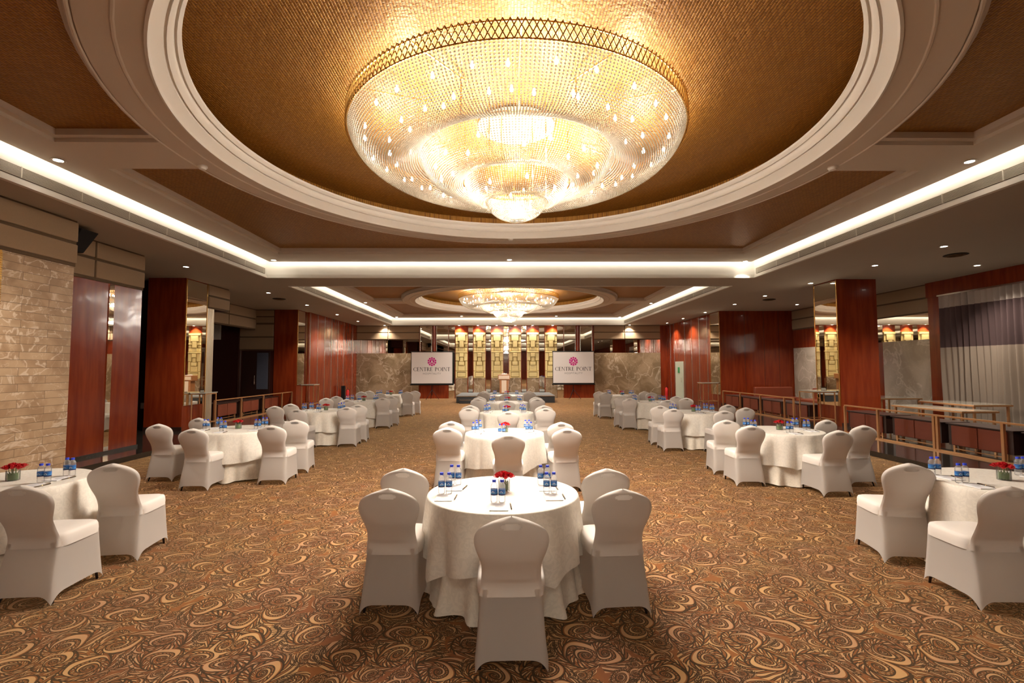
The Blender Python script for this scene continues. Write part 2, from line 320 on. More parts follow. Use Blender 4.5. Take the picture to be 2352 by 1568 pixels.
M = dict(
 carpet=carpet(), wallpaper=wallpaper(), red=redwood(),
 stoneL=stone('coursed_marble', (.36, .23, .13), (.50, .35, .215), (.78, .66, .52), rows=(.85, .118), scale=1.6, rough=.35, vertical_axis='Y'),
 stone=stone('veined_brown_marble', (.20, .135, .075), (.33, .235, .145), (.58, .46, .34), scale=.9, rough=.12),
 stoneR=stone('veined_grey_marble', (.42, .35, .27), (.56, .48, .39), (.78, .70, .60), scale=.9, rough=.12),
 soffit=simple('soffit_paint', (.42, .36, .29), .8, noise=.04, nscale=1),
 plate=simple('coffer_paint', (.60, .52, .43), .75),
 cream=simple('cream_paint', (.72, .68, .61), .55),
 white=simple('white_paint', (.82, .79, .73), .6),
 grille=simple('grille_aluminium', (.62, .57, .48), .45, .3),
 grilleback=simple('grille_backing', (.20, .17, .13), .8),
 dark=simple('near_black_backing', (.03, .025, .02), .8),  # near-black finish of the round vents, window recess and speaker bracket
 fabric=simple('tan_fabric_panel', (.30, .20, .115), .9, noise=.06, nscale=40, sheen=.2),
 groove=simple('panel_reveal', (.11, .065, .03), .8),
 mirror=simple('mirror_glass', (.80, .76, .68), .015, 1.0),
 metal=simple('brushed_steel', (.75, .70, .62), .2, 1.0),
 flute=simple('champagne_fluted_metal', (.62, .54, .42), .3, .7),
 gold=simple('polished_brass', (.83, .52, .17), .22, 1.0),
 brass=simple('satin_brass_lattice', (.42, .24, .06), .4, .8),
 copper=simple('satin_copper_gold', (.62, .33, .15), .38, .75),
 granite=simple('black_polished_granite', (.030, .024, .019), .12, 0, .3, noise=.5, nscale=60),
 darkred=simple('dark_red_veneer', (.055, .012, .009), .35),
 consolepanel=simple('red_leather_panel', (.19, .038, .015), .4, noise=.08, nscale=6),
 consolebody=simple('dark_stained_wood', (.035, .014, .010), .35),
 reliefbase=simple('dark_gold_relief_ground', (.26, .17, .035), .6),
 relief=simple('gold_relief_plaster', (.68, .54, .24), .6, .0),
 black=simple('black_plastic', (.010, .009, .009), .7, spec=.25),
 blackcloth=simple('black_stage_skirt', (.015, .013, .012), .9),
 stagetop=simple('grey_stage_carpet', (.10, .10, .10), .9, bump=.2),
 cover=simple('white_spandex_cover', (.66, .61, .56), .75, sheen=.15),
 skirt=simple('white_spandex_skirt', (.76, .70, .64), .8, trans=.58),
 cloth=damask('cream_damask_cloth', (.84, .79, .70), .12), under=damask('cream_under_cloth', (.80, .72, .60), .10),
 legm=simple('dark_chair_leg', (.02, .012, .010), .5),
 bottle=clear('clear_bottle_plastic', (.99, .99, .99), .17), cap=simple('blue_cap', (.02, .05, .62), .4),
 glass=clear('clear_glass', (.98, .99, .98), .06),
 leaf=simple('green_leaves', (.10, .16, .035), .5, noise=.4, nscale=60), rose=simple('red_rose_petals', (.55, .008, .014), .55, noise=.25, nscale=80),
 paper=simple('white_paper', (.78, .77, .78), .7), grey=simple('grey_print', (.45, .45, .47), .7), greyink=simple('grey_lettering_print', (.17, .17, .18), .7), redink=simple('red_print', (.60, .08, .12), .7),
 penm=simple('dark_bronze_pen', (.07, .045, .025), .3, .4), pengold=simple('gold_pen_trim', (.6, .42, .18), .3, 1),
 screen=simple('projection_screen', (.74, .70, .68), .9), magenta=simple('magenta_print', (.55, .0, .22), .7), ink=simple('black_print', (.02, .02, .022), .7),
 wood=simple('podium_wood', (.33, .13, .045), .4, noise=.2, nscale=10), podface=simple('podium_cream_panel', (.62, .48, .36), .6),
 doorw=simple('pale_green_door', (.55, .58, .46), .5), sign=simple('green_sign', (.04, .30, .10), .5),
 exting=simple('red_enamel', (.60, .02, .02), .3),
 crystal=crystal(), bulb=emit('warm_bulb', (1, .93, .80), BULB_E), lens=emit('downlight_lens', (1, .93, .80), LENS_E), led=emit('led_strip', (1, .93, .80), LED_E),
 hatch=simple('table_glass', (.50, .46, .38), .05, .2),
)
def zbands(name, bands, rough=.9, trans=0):
    """cloth dyed or printed in horizontal bands; bands = [(z_top, colour)...] from below"""
    m, N, L, B = mat(name); g = G(N, L); tc = N.new('ShaderNodeTexCoord'); x = N.new('ShaderNodeSeparateXYZ'); L.new(tc.outputs['Object'], x.inputs[0])
    c = bands[0][1]
    for (z, _), (_, nx) in zip(bands[:-1], bands[1:]): c = g.mix(g.m('GREATER_THAN', x.outputs[2], z), c, nx)
    L.new(c, B.inputs['Base Color']); B.inputs['Roughness'].default_value = rough
    return m
M['curtain'] = zbands('banded_curtain', [(2.28, (.33, .26, .205)), (3.40, (.085, .050, .050)), (9, (.42, .35, .31))])
M['label'] = zbands('printed_bottle_label', [(.066, (.01, .015, .10)), (.078, (.05, .22, .48)), (.098, (.02, .13, .42)), (1, (.03, .35, .55))], .4)

# ================================================================== SETTING
CX = .2
COF = [6.45, 21.1, -8.2]; HALF = 6.65; SOF = 4.2; PL = 4.6
Y0, Y1 = -16.0, 28.1
def rect(x0, x1, y0, y1): return [(x0, y0), (x1, y0), (x1, y1), (x0, y1)]
def circ(r, cx, cy, n=96): return [(cx+r*math.cos(2*PI*k/n), cy+r*math.sin(2*PI*k/n)) for k in range(n)]

f = MB().box(-7.15, 7.2, Y0, Y1, -.1, 0).build('floor', M['carpet']); tag(f, 'brown and tan scroll patterned carpet of the ballroom', 'carpet', kind='structure')
p = MB().box(-12.7, -7.15, Y0, Y1, -.1, .1).build('floor', M['granite']); tag(p, 'dark polished stone floor strip along the left side', 'floor', kind='structure')
p = MB().box(7.2, 12.9, Y0, Y1, -.1, .1).build('floor', M['granite']); tag(p, 'dark polished stone floor strip along the right side', 'floor', kind='structure')

# ceiling
ceil = MB()
holes = [rect(CX-HALF, CX+HALF, c-HALF, c+HALF) for c in COF]
ceil.poly([rect(-12.9, 12.9, Y0, Y1)] + holes, SOF)
ce = ceil.build('ceiling', M['soffit']); tag(ce, 'taupe lower ceiling around the two coffers', 'ceiling', kind='structure')
def panel_hole(cy, sgn, e=0):
    a, b, X, R = .5-e, 5.52+e, 5.77+e, 4.62-e
    t0 = math.asin(a/R); pts = [(-X, a), (-X, b), (X, b), (X, a)]
    n = 40; pts += [(R*math.cos(t0+(PI-2*t0)*k/n), R*math.sin(t0+(PI-2*t0)*k/n)) for k in range(n+1)]
    return [(CX+x, cy+sgn*y) for x, y in pts]
for ci, cy in enumerate(COF):
    nm = ('nearer', 'farther', 'rear')[ci]
    root = empty('ceiling_coffer', (CX, cy, SOF)); tag(root, f'{nm} rectangular ceiling coffer with a round recess and lit cove', 'ceiling coffer', kind='structure')
    inv = (-CX, -cy, -SOF)
    def put(mb, name, m, **k): return mb.build(name, m, root, loc=inv, **k)
    P = HALF-.16
    outer = rect(CX-P, CX+P, cy-P, cy+P)
    mb = MB().poly([outer, panel_hole(cy, 1, .09), panel_hole(cy, -1, .09), circ(4.03, CX, cy)], PL)
    for s in (1, -1): mb.rim(panel_hole(cy, s, .09), PL, PL+.05)
    mb.rim(outer, PL, PL+.04)
    mb.poly([rect(CX-P+.05, CX+P-.05, cy-P+.05, cy+P-.05), panel_hole(cy, 1), panel_hole(cy, -1), circ(4.1, CX, cy)], PL+.05)
    for s in (1, -1): mb.rim(panel_hole(cy, s), PL+.05, PL+.13)
    for r in (4.28, 4.56): mb.lathe([(r-.02, 0), (r-.008, -.012), (r+.008, -.012), (r+.02, 0)], 96, (CX, cy, PL))
    put(mb, 'beam_frame', M['plate'], smooth=True, auto=30)
    for s in (1, -1):
        put(MB().poly([panel_hole(cy, s, -.0)], PL+.13), 'wallpaper_panel', M['wallpaper'])
    # upper closing plate so that no light leaks
    put(MB().poly([rect(CX-HALF, CX+HALF, cy-HALF, cy+HALF), circ(4.2, CX, cy)], PL+.3), 'cove_roof', M['white'])
    put(MB().poly([circ(4.2, CX, cy)], 5.06).rim(circ(4.2, CX, cy), PL+.05, 5.06), 'round_wallpaper_recess', M['wallpaper'])
    prof = [(4.07, .02), (4.07, -.02), (4.045, -.03), (4.03, -.01), (4.025, .0), (3.935, .075), (3.93, .10), (3.915, .10), (3.91, .085), (3.875, .12), (3.86, .16), (3.855, .185), (3.84, .185), (3.835, .17), (3.80, .205), (3.80, .235), (3.86, .25), (4.1, .26)]
    put(MB().lathe(prof, 144, (CX, cy, PL)), 'ring_moulding', M['cream'], smooth=True, auto=25)
    # vertical cove faces
    mb = MB(); H = HALF
    mb.rim(rect(CX-H, CX+H, cy-H, cy+H), SOF+.0, PL+.3)
    put(mb, 'cove_face', M['white'])
    mb = MB()
    for k, (t, z0, z1) in enumerate([(.05, SOF-.015, SOF+.03), (.03, SOF+.03, SOF+.055), (.015, SOF+.055, SOF+.08)]):
        for (x0, x1, y0, y1) in [(CX-H-.02, CX-H+t, cy-H, cy+H), (CX+H-t, CX+H+.02, cy-H, cy+H), (CX-H, CX+H, cy-H-.02, cy-H+t), (CX-H, CX+H, cy+H-t, cy+H+.02)]:
            mb.box(x0, x1, y0, y1, z0, z1)
    put(mb, 'cove_trim', M['cream'])
    for s in (-1, 1):   # long air grilles on the two side faces
        x = CX+s*(H-.012)
        o = put(MB().box(x-.01, x+.01, cy-H+.12, cy+H-.12, SOF+.085, SOF+.235), 'air_grille', M['grilleback'])
        mb = MB()
        for k in range(9):
            z = SOF+.092+k*.0165
            mb.box(x-.022, x+.022, cy-H+.12, cy+H-.12, z, z+.007)
        for k in range(15): mb.box(x-.024, x+.024, cy-H+.12+k*.926, cy-H+.14+k*.926, SOF+.085, SOF+.235)
        q = mb.build('grille_louvres', M['grille'], o)
    # LED strips lying on the beam edge, facing the cove face
    for (x0, x1, y0, y1) in [(CX-P+.02, CX-P+.05, cy-P, cy+P), (CX+P-.05, CX+P-.02, cy-P, cy+P), (CX-P, CX+P, cy-P+.02, cy-P+.05), (CX-P, CX+P, cy+P-.05, cy+P-.02)]:
        put(MB().box(x0, x1, y0, y1, PL+.07, PL+.10), 'led_strip', M['led'])

# ---- walls
def fabric_bands(parent, axis, c, a0, a1, z0, z1, zs, splits, d=.05, face=1, m='fabric'):
    """two upholstered bands with dark reveals; axis 'x' wall plane x=c, panels run along y"""
    def bx(mb, u0, u1, w0, w1, t0, t1):
        return mb.box(c+min(t0, t1), c+max(t0, t1), u0, u1, w0, w1) if axis == 'x' else mb.box(u0, u1, c+min(t0, t1), c+max(t0, t1), w0, w1)
    back = MB(); bx(back, a0, a1, z0, z1, 0, face*.02); back.build('panel_reveal', M['groove'], parent)
    edges = [a0] + list(splits) + [a1]
    for e0, e1 in zip(edges[:-1], edges[1:]):
        for w0, w1 in ((z0+.05, zs-.02), (zs+.03, z1-.03)):
            mb = MB(); bx(mb, e0+(.0 if e0 == a0 else .02), e1-(.0 if e1 == a1 else .02), w0, w1, 0, face*d); mb.build('fabric_panel', M[m], parent, bevel=.012)
# left side, near part
wl = MB().box(-8.2, -7.84, 8.0, 10.53, .1, 4.2).build('wall_left', M['red']); tag(wl, 'glossy red panelled left wall with a mirror strip', 'wall', kind='structure')
fabric_bands(wl, 'x', -7.84, 8.06, 10.53, 3.44, 4.2, 3.84, [9.27])
MB().box(-7.84, -7.825, 9.66, 9.78, .14, 3.43).build('mirror_strip', M['mirror'], wl)
MB().box(-7.86, -7.81, 8.06, 10.53, .1, .15).build('skirting', M['granite'], wl)
wl2 = MB().box(-8.2, -7.13, 6.9, 8.06, .1, 3.44).box(-8.2, -7.13, Y0, 6.9, 3.44, 4.2).box(-8.2, -7.13, 6.9, 8.06, 3.44, 4.2).box(-8.2, -7.3, Y0, 6.84, .1, 3.44).build('wall_left', M['stoneL'])
tag(wl2, 'coursed tan marble pier at the left edge under fabric bands', 'wall', kind='structure')
fabric_bands(wl2, 'x', -7.13, Y0, 8.06, 3.44, 4.2, 3.82, [6.0, 3.0, 0.0])
MB().box(-7.3, -7.28, Y0, 6.8, .1, 3.44).build('red_panel', M['red'], wl2)
mb = MB().box(-7.25, -7.12, 6.83, 6.9, .1, 3.44)
for k in range(100): mb.box(-7.13, -7.105, 6.83, 6.9, .12+k*.033, .14+k*.033)
mb.build('beaded_gold_strip', M['gold'], wl2)
# left columns
def column(x0, x1, y0, y1, side, zb, label, header=None):
    c = MB().box(x0, x1, y0, y1, .1, 4.2).build('column', M['red']); tag(c, label, 'column', kind='structure')
    xs = x1 if side > 0 else x0
    MB().box(min(xs, xs+side*.012), max(xs, xs+side*.012), y0+.06, y1-.05, zb, 4.17).build('mirror_panel', M['mirror'], c)
    mb = MB()
    for y in (y0+.03, y1-.03): mb.box(min(xs, xs+side*.02), max(xs, xs+side*.02), y-.012, y+.012, zb, 4.18)
    mb.build('mirror_edge_strip', M['gold'], c)
    MB().box(x0-.01, x1+.01, y0-.012, y0, .1, .2).build('skirting', M['consolebody'], c)
    return c
column(-9.61, -8.61, 13.13, 14.1, 1, .76, 'nearer left square red column with a mirrored side')
column(-9.62, -8.65, 20.3, 21.27, 1, 1.05, 'farther left square red column with a mirrored side')
column(9.3, 10.4, 13.36, 14.4, -1, .66, 'nearer right square red column with a mirrored side')
column(9.37, 10.4, 21.0, 22.0, -1, .55, 'farther right square red column with a mirrored side')
# left pier with hanging fabric box and fluted strip
wb = MB().box(-9.6, -8.62, 14.1, 15.15, 3.5, 4.2).build('wall_left', M['darkred']); tag(wb, 'fabric clad bulkhead beside the nearer left column', 'wall', kind='structure')
fabric_bands(wb, 'x', -8.62, 14.1, 15.15, 3.5, 4.2, 3.86, [], d=.06)
mb = MB().box(-8.75, -8.63, 14.11, 14.45, .1, 3.5)
for k in range(6): mb.tube([(-8.625, 14.14+k*.055, .1), (-8.625, 14.14+k*.055, 3.5)], .024, 10)
fl = mb.build('fluted_pilaster', M['flute'], smooth=True, auto=40); tag(fl, 'fluted champagne metal pilaster beside the nearer left column', 'pilaster', kind='structure')
# left alcove
wa = MB().box(-12.7, -12.5, 10.4, 20.5, .1, 4.2).box(-12.7, -8.0, 10.38, 10.53, .1, 4.2).box(-10.6, -9.6, 13.55, 13.75, .1, 4.2).build('wall_left', M['darkred']); tag(wa, 'dark red alcove wall behind the left railing', 'wall', kind='structure')
ws = MB().box(-10.55, -10.4, 14.1, 20.3, 3.36, 4.2).build('wall_left', M['groove']); tag(ws, 'fabric clad bulkhead running along the left alcove', 'wall', kind='structure')
fabric_bands(ws, 'x', -10.4, 14.1, 20.3, 3.36, 4.2, 3.8, [18.3])
we = MB().box(-12.5, -9.6, 20.3, 20.5, .1, 4.2).build('wall_left', M['darkred']); tag(we, 'dark red end wall of the left alcove', 'wall', kind='structure')
fabric_bands(we, 'y', 20.3, -11.0, -9.62, 2.5, 3.6, 3.05, [], face=-1)
fabric_bands(we, 'y', 20.3, -10.4, -9.62, 3.6, 4.2, 3.9, [], face=-1)
MB().box(-11.05, -10.97, 20.26, 20.3, .1, 3.66).build('steel_edge_strip', M['metal'], we)
MB().box(-12.3, -11.8, 20.2, 20.3, 2.95, 3.6).build('fabric_panel', M['cream'], we)
dr = MB().box(-10.85, -9.75, 20.25, 20.3, .1, 2.45).build('door_1', M['consolebody']); tag(dr, 'dark double door in the left alcove end wall', 'door', kind='structure')
MB().box(-10.26, -9.8, 20.235, 20.25, .9, 2.4).build('door_glass', simple('dim_blue_glass', (.10, .11, .15), .25), dr)
MB().tube([(-10.33, 20.2, 1.1), (-10.33, 20.2, 1.45)], .015).build('handle', M['metal'], dr)
sw = MB().box(-10.0, -9.9, 13.53, 13.55, .66, .82).build('wall_socket', M['white'], bevel=.004); tag(sw, 'white socket plate on the dark wall left of the nearer left column', 'socket')
# partitions
pl = MB().box(-8.8, -8.54, 21.27, Y1, .1, 4.2).build('wall_left', M['red']); tag(pl, 'folding red panel partition at the far left with steel strips', 'wall', kind='structure')
for y in (21.35, 22.2, 23.05, 23.95, 24.9, 25.8, 27.3):
    MB().box(-8.54, -8.52, y-.022, y+.022, .12, 4.17).build('steel_strip', M['metal'], pl)
pr = MB().box(9.45, 9.7, 22.0, Y1, .1, 4.2).build('wall_right', M['red']); tag(pr, 'folding red panel partition at the far right with steel strips', 'wall', kind='structure')
for y in (22.5, 23.45, 24.4, 25.35, 26.95, 27.6):
    MB().box(9.43, 9.45, y-.022, y+.022, .12, 4.17).build('steel_strip', M['metal'], pr)
d2 = MB().box(9.40, 9.45, 25.6, 26.72, .1, 2.06).build('door_2', M['doorw'], bevel=.004); tag(d2, 'pale green door in the far right red partition', 'door', kind='structure')
MB().box(9.385, 9.40, 26.05, 26.3, 1.45, 1.75).build('door_sign', M['sign'], d2)
MB().tube([(9.36, 25.72, .95), (9.36, 25.72, 1.2)], .015).build('handle', M['metal'], d2)
# right alcove walls
wr = MB().box(10.4, 12.9, 21.0, 21.3, .1, 4.2).build('wall_right', M['red']); tag(wr, 'broad glossy red end wall of the right alcove', 'wall', kind='structure')
for x in (10.45, 11.3, 11.95):
    MB().box(x, x+.01, 20.995, 21.0, .1, 4.2).build('panel_joint', M['consolebody'], wr)
ww = MB().box(12.6, 12.9, Y0, 21.0, .1, 4.2).build('wall_right', M['red']); tag(ww, 'right side wall of red panels, marble and mirror', 'wall', kind='structure')
fabric_bands(ww, 'x', 12.6, 14.1, 21.0, 3.34, 4.2, 3.79, [16.9, 19.4], face=-1)
for y0, y1 in ((14.12, 15.95), (17.4, 20.95)):
    mb = MB().box(12.56, 12.6, y0, y1, .1, 2.56); mb.build('marble_panel', M['stoneR'], ww)
MB().box(12.58, 12.6, 14.12, 19.35, 2.56, 3.34).build('mirror_panel', M['mirror'], ww)
MB().box(12.5, 12.6, 13.6, 14.1, .1, 4.2).box(12.45, 12.6, 8, 14.1, 3.76, 4.2).build('curtain_surround', M['red'], ww)
MB().box(12.57, 12.6, 8.0, 13.6, .1, 3.76).build('window_recess', M['dark'], ww)
# curtain
def cur(u, v):
    y = 8.0+u*5.6; z = .12+v*3.64
    a = u*5.6*2*PI/.17; amp = .045+.02*math.sin(u*31)
    return (12.40+amp*math.sin(a+.8*math.sin(u*17)+.5*math.sin(v*2.2+u*9))+.012*math.sin(v*6+u*40), y, z)
cu = MB().grid(cur, 560, 14).build('curtain', M['curtain'], smooth=True)
tag(cu, 'floor-length grey and plum banded curtain on the right wall', 'curtain')
cr = MB().box(12.34, 12.46, 8.0, 13.62, 3.74, 3.78).build('curtain_rail', M['metal']); tag(cr, 'slim rail carrying the banded curtain', 'curtain rail')
# rear wall behind the camera
wrr = MB().box(-8.2, 12.9, Y0-.2, Y0, 0, 4.2).build('wall_rear', M['red']); tag(wrr, 'red panelled wall opposite the stage', 'wall', kind='structure')

# ---- stage wall (back)
wbk = MB().box(-8.9, 9.7, Y1, Y1+.2, 0, 4.2).build('wall_back', M['red']); tag(wbk, 'stage wall with gold reliefs, mirrors and marble', 'wall', kind='structure')
for side, (a, b) in ((-1, (-8.54, -4.96)), (1, (5.17, 9.02))):
    fabric_bands(wbk, 'y', Y1, a, b, 3.36, 4.2, 3.79, [-6.75 if side < 0 else 6.95], face=-1, d=.06)
    MB().box(a-.2 if side < 0 else a, b+.0, Y1-.03, Y1, 2.60, 3.36).build('mirror_band', M['mirror'], wbk)
    xs = [a, (a+b)/2, b]
    for x0, x1 in zip(xs[:-1], xs[1:]):
        for z0, z1 in ((0, 1.28), (1.283, 2.6)):
            MB().box(x0+.002, x1-.002, Y1-.05, Y1, z0, z1).build('marble_slab', M['stone'], wbk)
for x0, x1 in ((-4.9, -4.22), (-3.98, -3.28), (3.42, 4.1), (4.35, 5.05)):
    MB().box(x0, x1, Y1-.03, Y1, .82, 4.17).build('mirror_panel', M['mirror'], wbk)
for x in (-4.9, -4.24, -3.96, -3.28, 3.42, 4.08, 4.37, 5.05):
    MB().box(x-.012, x+.012, Y1-.05, Y1-.0, .82, 4.17).build('steel_strip', M['metal'], wbk)
for x in (-4.1, 4.22): MB().tube([(x, Y1-.06, .82), (x, Y1-.06, 4.18)], .09, 16).build('half_round_post', M['red'], wbk, smooth=True, auto=40)
PXC = [-2.51, -1.475, -.455, .575, 1.61, 2.66]
for x0, x1 in ((-3.24, -2.9), (-2.12, -1.86), (-1.10, -.83), (-.08, .20), (.95, 1.23), (1.98, 2.28), (3.02, 3.38)):
    MB().box(x0, x1, Y1-.025, Y1, .0, 4.15).build('mirror_strip', M['mirror'], wbk)
def relief():
    mb = MB()
    mb.box(-.34, .34, -.04, 0, 0, 2.58)
    # raised blocks fitted like a stepped key pattern, the reveals between them stay open
    for (x0, x1, z0, z1, t) in [(-.34, .34, 2.45, 2.56, .10), (-.34, -.23, 2.06, 2.43, .07), (.23, .34, 2.06, 2.43, .07), (-.21, .21, 2.10, 2.42, .11), (-.12, .12, 1.74, 2.09, .11),
        (-.34, -.15, 1.90, 2.03, .09), (.15, .34, 1.90, 2.03, .09), (-.34, -.20, 1.74, 1.87, .07), (.20, .34, 1.74, 1.87, .07), (-.17, .17, 1.52, 1.70, .10), (-.34, -.20, 1.52, 1.70, .07), (.20, .34, 1.52, 1.70, .07),
        (-.34, .34, 1.42, 1.49, .11), (-.34, -.15, .96, 1.39, .09), (.15, .34, .96, 1.39, .09), (-.12, .12, 1.18, 1.39, .12), (-.09, .09, .92, 1.15, .10), (-.15, .15, .70, .89, .12),
        (-.34, -.22, .38, .93, .07), (.22, .34, .38, .93, .07), (-.19, .19, .38, .67, .08), (-.24, .24, .32, .35, .12), (-.22, .22, .03, .28, .10), (-.34, -.25, .0, .35, .07), (.25, .34, .0, .35, .07), (-.34, .34, -.04, -.01, .11)]:
        mb.box(x0, x1, -t, -.03, z0, z1, 1)
    return mb
rm = relief().build('gold_relief', [M['reliefbase'], M['relief']], wbk, loc=(PXC[0], Y1, 1.21), bevel=.006)
for i, x in enumerate(PXC):
    if i: c = rm.copy(); COL.objects.link(c); c.location = (x, Y1, 1.21)
    MB().box(x-.34, x+.34, Y1-.08, Y1, 0, 1.18).build('marble_slab', M['stone'], wbk)

# ================================================================== LIGHTS
def make_downlight():
    r = empty('downlight')
    MB().lathe([(.045, .0), (.075, -.004), (.085, -.012), (.080, -.014), (.055, -.010)], 24).build('trim_ring', M['white'], r, smooth=True)
    MB().disc(.058, -.008, 20).build('lens', M['lens'], r)
    ld = bpy.data.lights.new('downlight_lamp', 'SPOT'); ld.energy = SPOT_W; ld.spot_size = math.radians(115); ld.spot_blend = .8; ld.shadow_soft_size = .05; ld.color = (1, .90, .76)
    lo = bpy.data.objects.new('downlight_lamp', ld); COL.objects.link(lo); lo.parent = r; lo.location = (0, 0, -.03)
    return r
DL = Protos(make_downlight())
NARROW = None
def dls(pts, z, lab, group):
    global NARROW
    for i, (x, y) in enumerate(pts):
        o = DL.place((x, y, z), 0, lab(i), 'downlight', group)
        if z == PL:                                  # the coffer lamps have a tighter beam
            for k in kids(o):
                if k.type == 'LIGHT':
                    if NARROW is None: NARROW = k.data.copy(); NARROW.spot_size = math.radians(78)
                    k.data = NARROW
ORD = ['nearest', 'second', 'third', 'fourth', 'fifth', 'sixth', 'seventh']
dls([(-7.65, 6.9)] + [(-7.66, y) for y in (11.66, 15.73, 18.8, 22.17, 25.3)], SOF, lambda i: f'round recessed downlight over the left aisle, {ORD[i]} from the camera', 'downlights over the left aisle')
dls([(8.96, y) for y in (9.66, 11.51, 13.99, 16.49, 18.7, 21.5, 24.2, 26.6)], SOF, lambda i: f'round recessed downlight over the right aisle, {(ORD+["farthest"])[i]} from the camera', 'downlights over the right aisle')
dls([(11.46, 11.5), (11.47, 18.8)], SOF, lambda i: f'round recessed downlight close to the right wall, {("nearer", "farther")[i]} of two', 'downlights by the right wall')
dls([(-2.64, 27.92), (-1.57, 27.92), (-.48, 27.92), (.59, 27.92), (1.59, 27.92), (2.76, 27.92)], SOF, lambda i: f'small downlight above the stage reliefs, {["first","second","third","fourth","fifth","sixth"][i]} from the left', 'downlights above the stage reliefs')
dls([(-6.9, 27.85), (7.2, 27.85)], SOF, lambda i: f'downlight above the {("left", "right")[i]} marble panel of the stage wall', 'downlights above the stage marble')
dls([(-6.08, 12.72), (.12, 12.68), (6.48, 12.86), (-6.09, 6.57), (6.47, 6.52)], PL, lambda i: 'downlight in the nearer coffer, ' + ['far left corner', 'middle of the far beam', 'far right corner', 'middle of the left beam', 'middle of the right beam'][i], 'downlights in the nearer coffer')
dls([(-6.05, 27.1), (6.5, 27.3), (-6.07, 21.1), (6.5, 21.4), (-2.40, 26.75), (2.84, 26.75)], PL, lambda i: 'downlight in the farther coffer, ' + ['far left corner', 'far right corner', 'middle of the left beam', 'middle of the right beam', 'left on the far beam', 'right on the far beam'][i], 'downlights in the farther coffer')
dls([(x, y) for y in (-2.0, -6.0, -11.0) for x in (-7.65, 8.96)] + [(-4, -.75), (0, -.75), (4, -.75)], SOF, lambda i: 'added unseen fill downlight in the ceiling behind the camera', 'added fill downlights behind the camera')  # added out of view to lift the surfaces that face the camera
# smoke detectors, vents
def sd(): return MB().lathe([(0, 0), (.06, 0), (.065, -.02), (.05, -.035), (.045, -.05), (.02, -.055), (0, -.055)], 20).build('smoke_detector', M['white'], smooth=True, auto=40)
SD = Protos(sd())
for (x, y), l in zip([(-4.25, 6.75), (4.68, 6.72), (.13, 10.55)], ['left of the nearer ring', 'right of the nearer ring', 'beyond the nearer ring']):
    SD.place((x, y, PL), 0, f'small white smoke detector on the ceiling beam {l}', 'smoke detector', 'smoke detectors on the nearer coffer')
def vent():
    r = MB().lathe([(0, 0), (.20, 0), (.22, -.012), (.19, -.02)], 24).build('ceiling_vent', M['dark'], smooth=True)
    for k in range(3): MB().lathe([(.05+k*.05, -.012), (.065+k*.05, -.03), (.075+k*.05, -.012)], 24).build('vent_ring', M['groove'], r)
    return r
VT = Protos(vent())
for (x, y), l in zip([(9.9, 10.4), (-7.95, 17.1), (9.6, 17.4)], ['over the near right aisle', 'over the left aisle', 'over the far right aisle']):
    VT.place((x, y, SOF), 0, f'dark round ceiling air vent {l}', 'air vent', 'round ceiling vents')

# chandelier ---------------------------------------------------------
def bead_mesh(tiers):
    oc = np.array([(1, 0, 0), (0, 1, 0), (-1, 0, 0), (0, -1, 0), (0, 0, 1), (0, 0, -1)], float)
    fc = np.array([(0, 1, 4), (1, 2, 4), (2, 3, 4), (3, 0, 4), (1, 0, 5), (2, 1, 5), (3, 2, 5), (0, 3, 5)])
    V = []; Fc = []; n0 = 0
    for (prof, nch, step, size) in tiers:
        p = np.array(prof, float); t = np.concatenate([[0], np.cumsum(np.hypot(*np.diff(p, axis=0).T))])
        k = int(t[-1]/step); tt = (np.arange(k)+.5)*t[-1]/k
        # smooth the profile
        r = np.interp(tt, t, p[:, 0]); z = np.interp(tt, t, p[:, 1])
        for _ in range(6):
            r[1:-1] = (r[:-2]+2*r[1:-1]+r[2:])/4; z[1:-1] = (z[:-2]+2*z[1:-1]+z[2:])/4
        dr = np.gradient(r); dz = np.gradient(z); ln = np.hypot(dr, dz); dr /= ln; dz /= ln
        for c in range(nch):
            a = 2*PI*(c+.5*(0))/nch; ca, sa = math.cos(a), math.sin(a)
            for i in range(k):
                s = size*min(1, .45+.55*r[i]*2*PI/nch/(size*2.2)); h = t[-1]/k*.46
                T = np.array((dr[i]*ca, dr[i]*sa, dz[i])); U = np.array((-sa, ca, 0)); W = np.cross(T, U)
                o = np.array((r[i]*ca, r[i]*sa, z[i]))
                V.append(o + oc[:, :1]*U*s + oc[:, 1:2]*W*s + oc[:, 2:]*T*h); Fc.append(fc+n0); n0 += 6
    V = np.concatenate(V); Fc = np.concatenate(Fc)
    me = bpy.data.meshes.new('beads'); me.vertices.add(len(V)); me.vertices.foreach_set('co', V.ravel())
    me.loops.add(Fc.size); me.loops.foreach_set('vertex_index', Fc.ravel().astype(np.int32))
    me.polygons.add(len(Fc)); me.polygons.foreach_set('loop_start', np.arange(0, Fc.size, 3, dtype=np.int32)); me.polygons.foreach_set('loop_total', np.full(len(Fc), 3, dtype=np.int32))
    me.update(calc_edges=True); me.validate(); me.materials.append(M['crystal']); return me
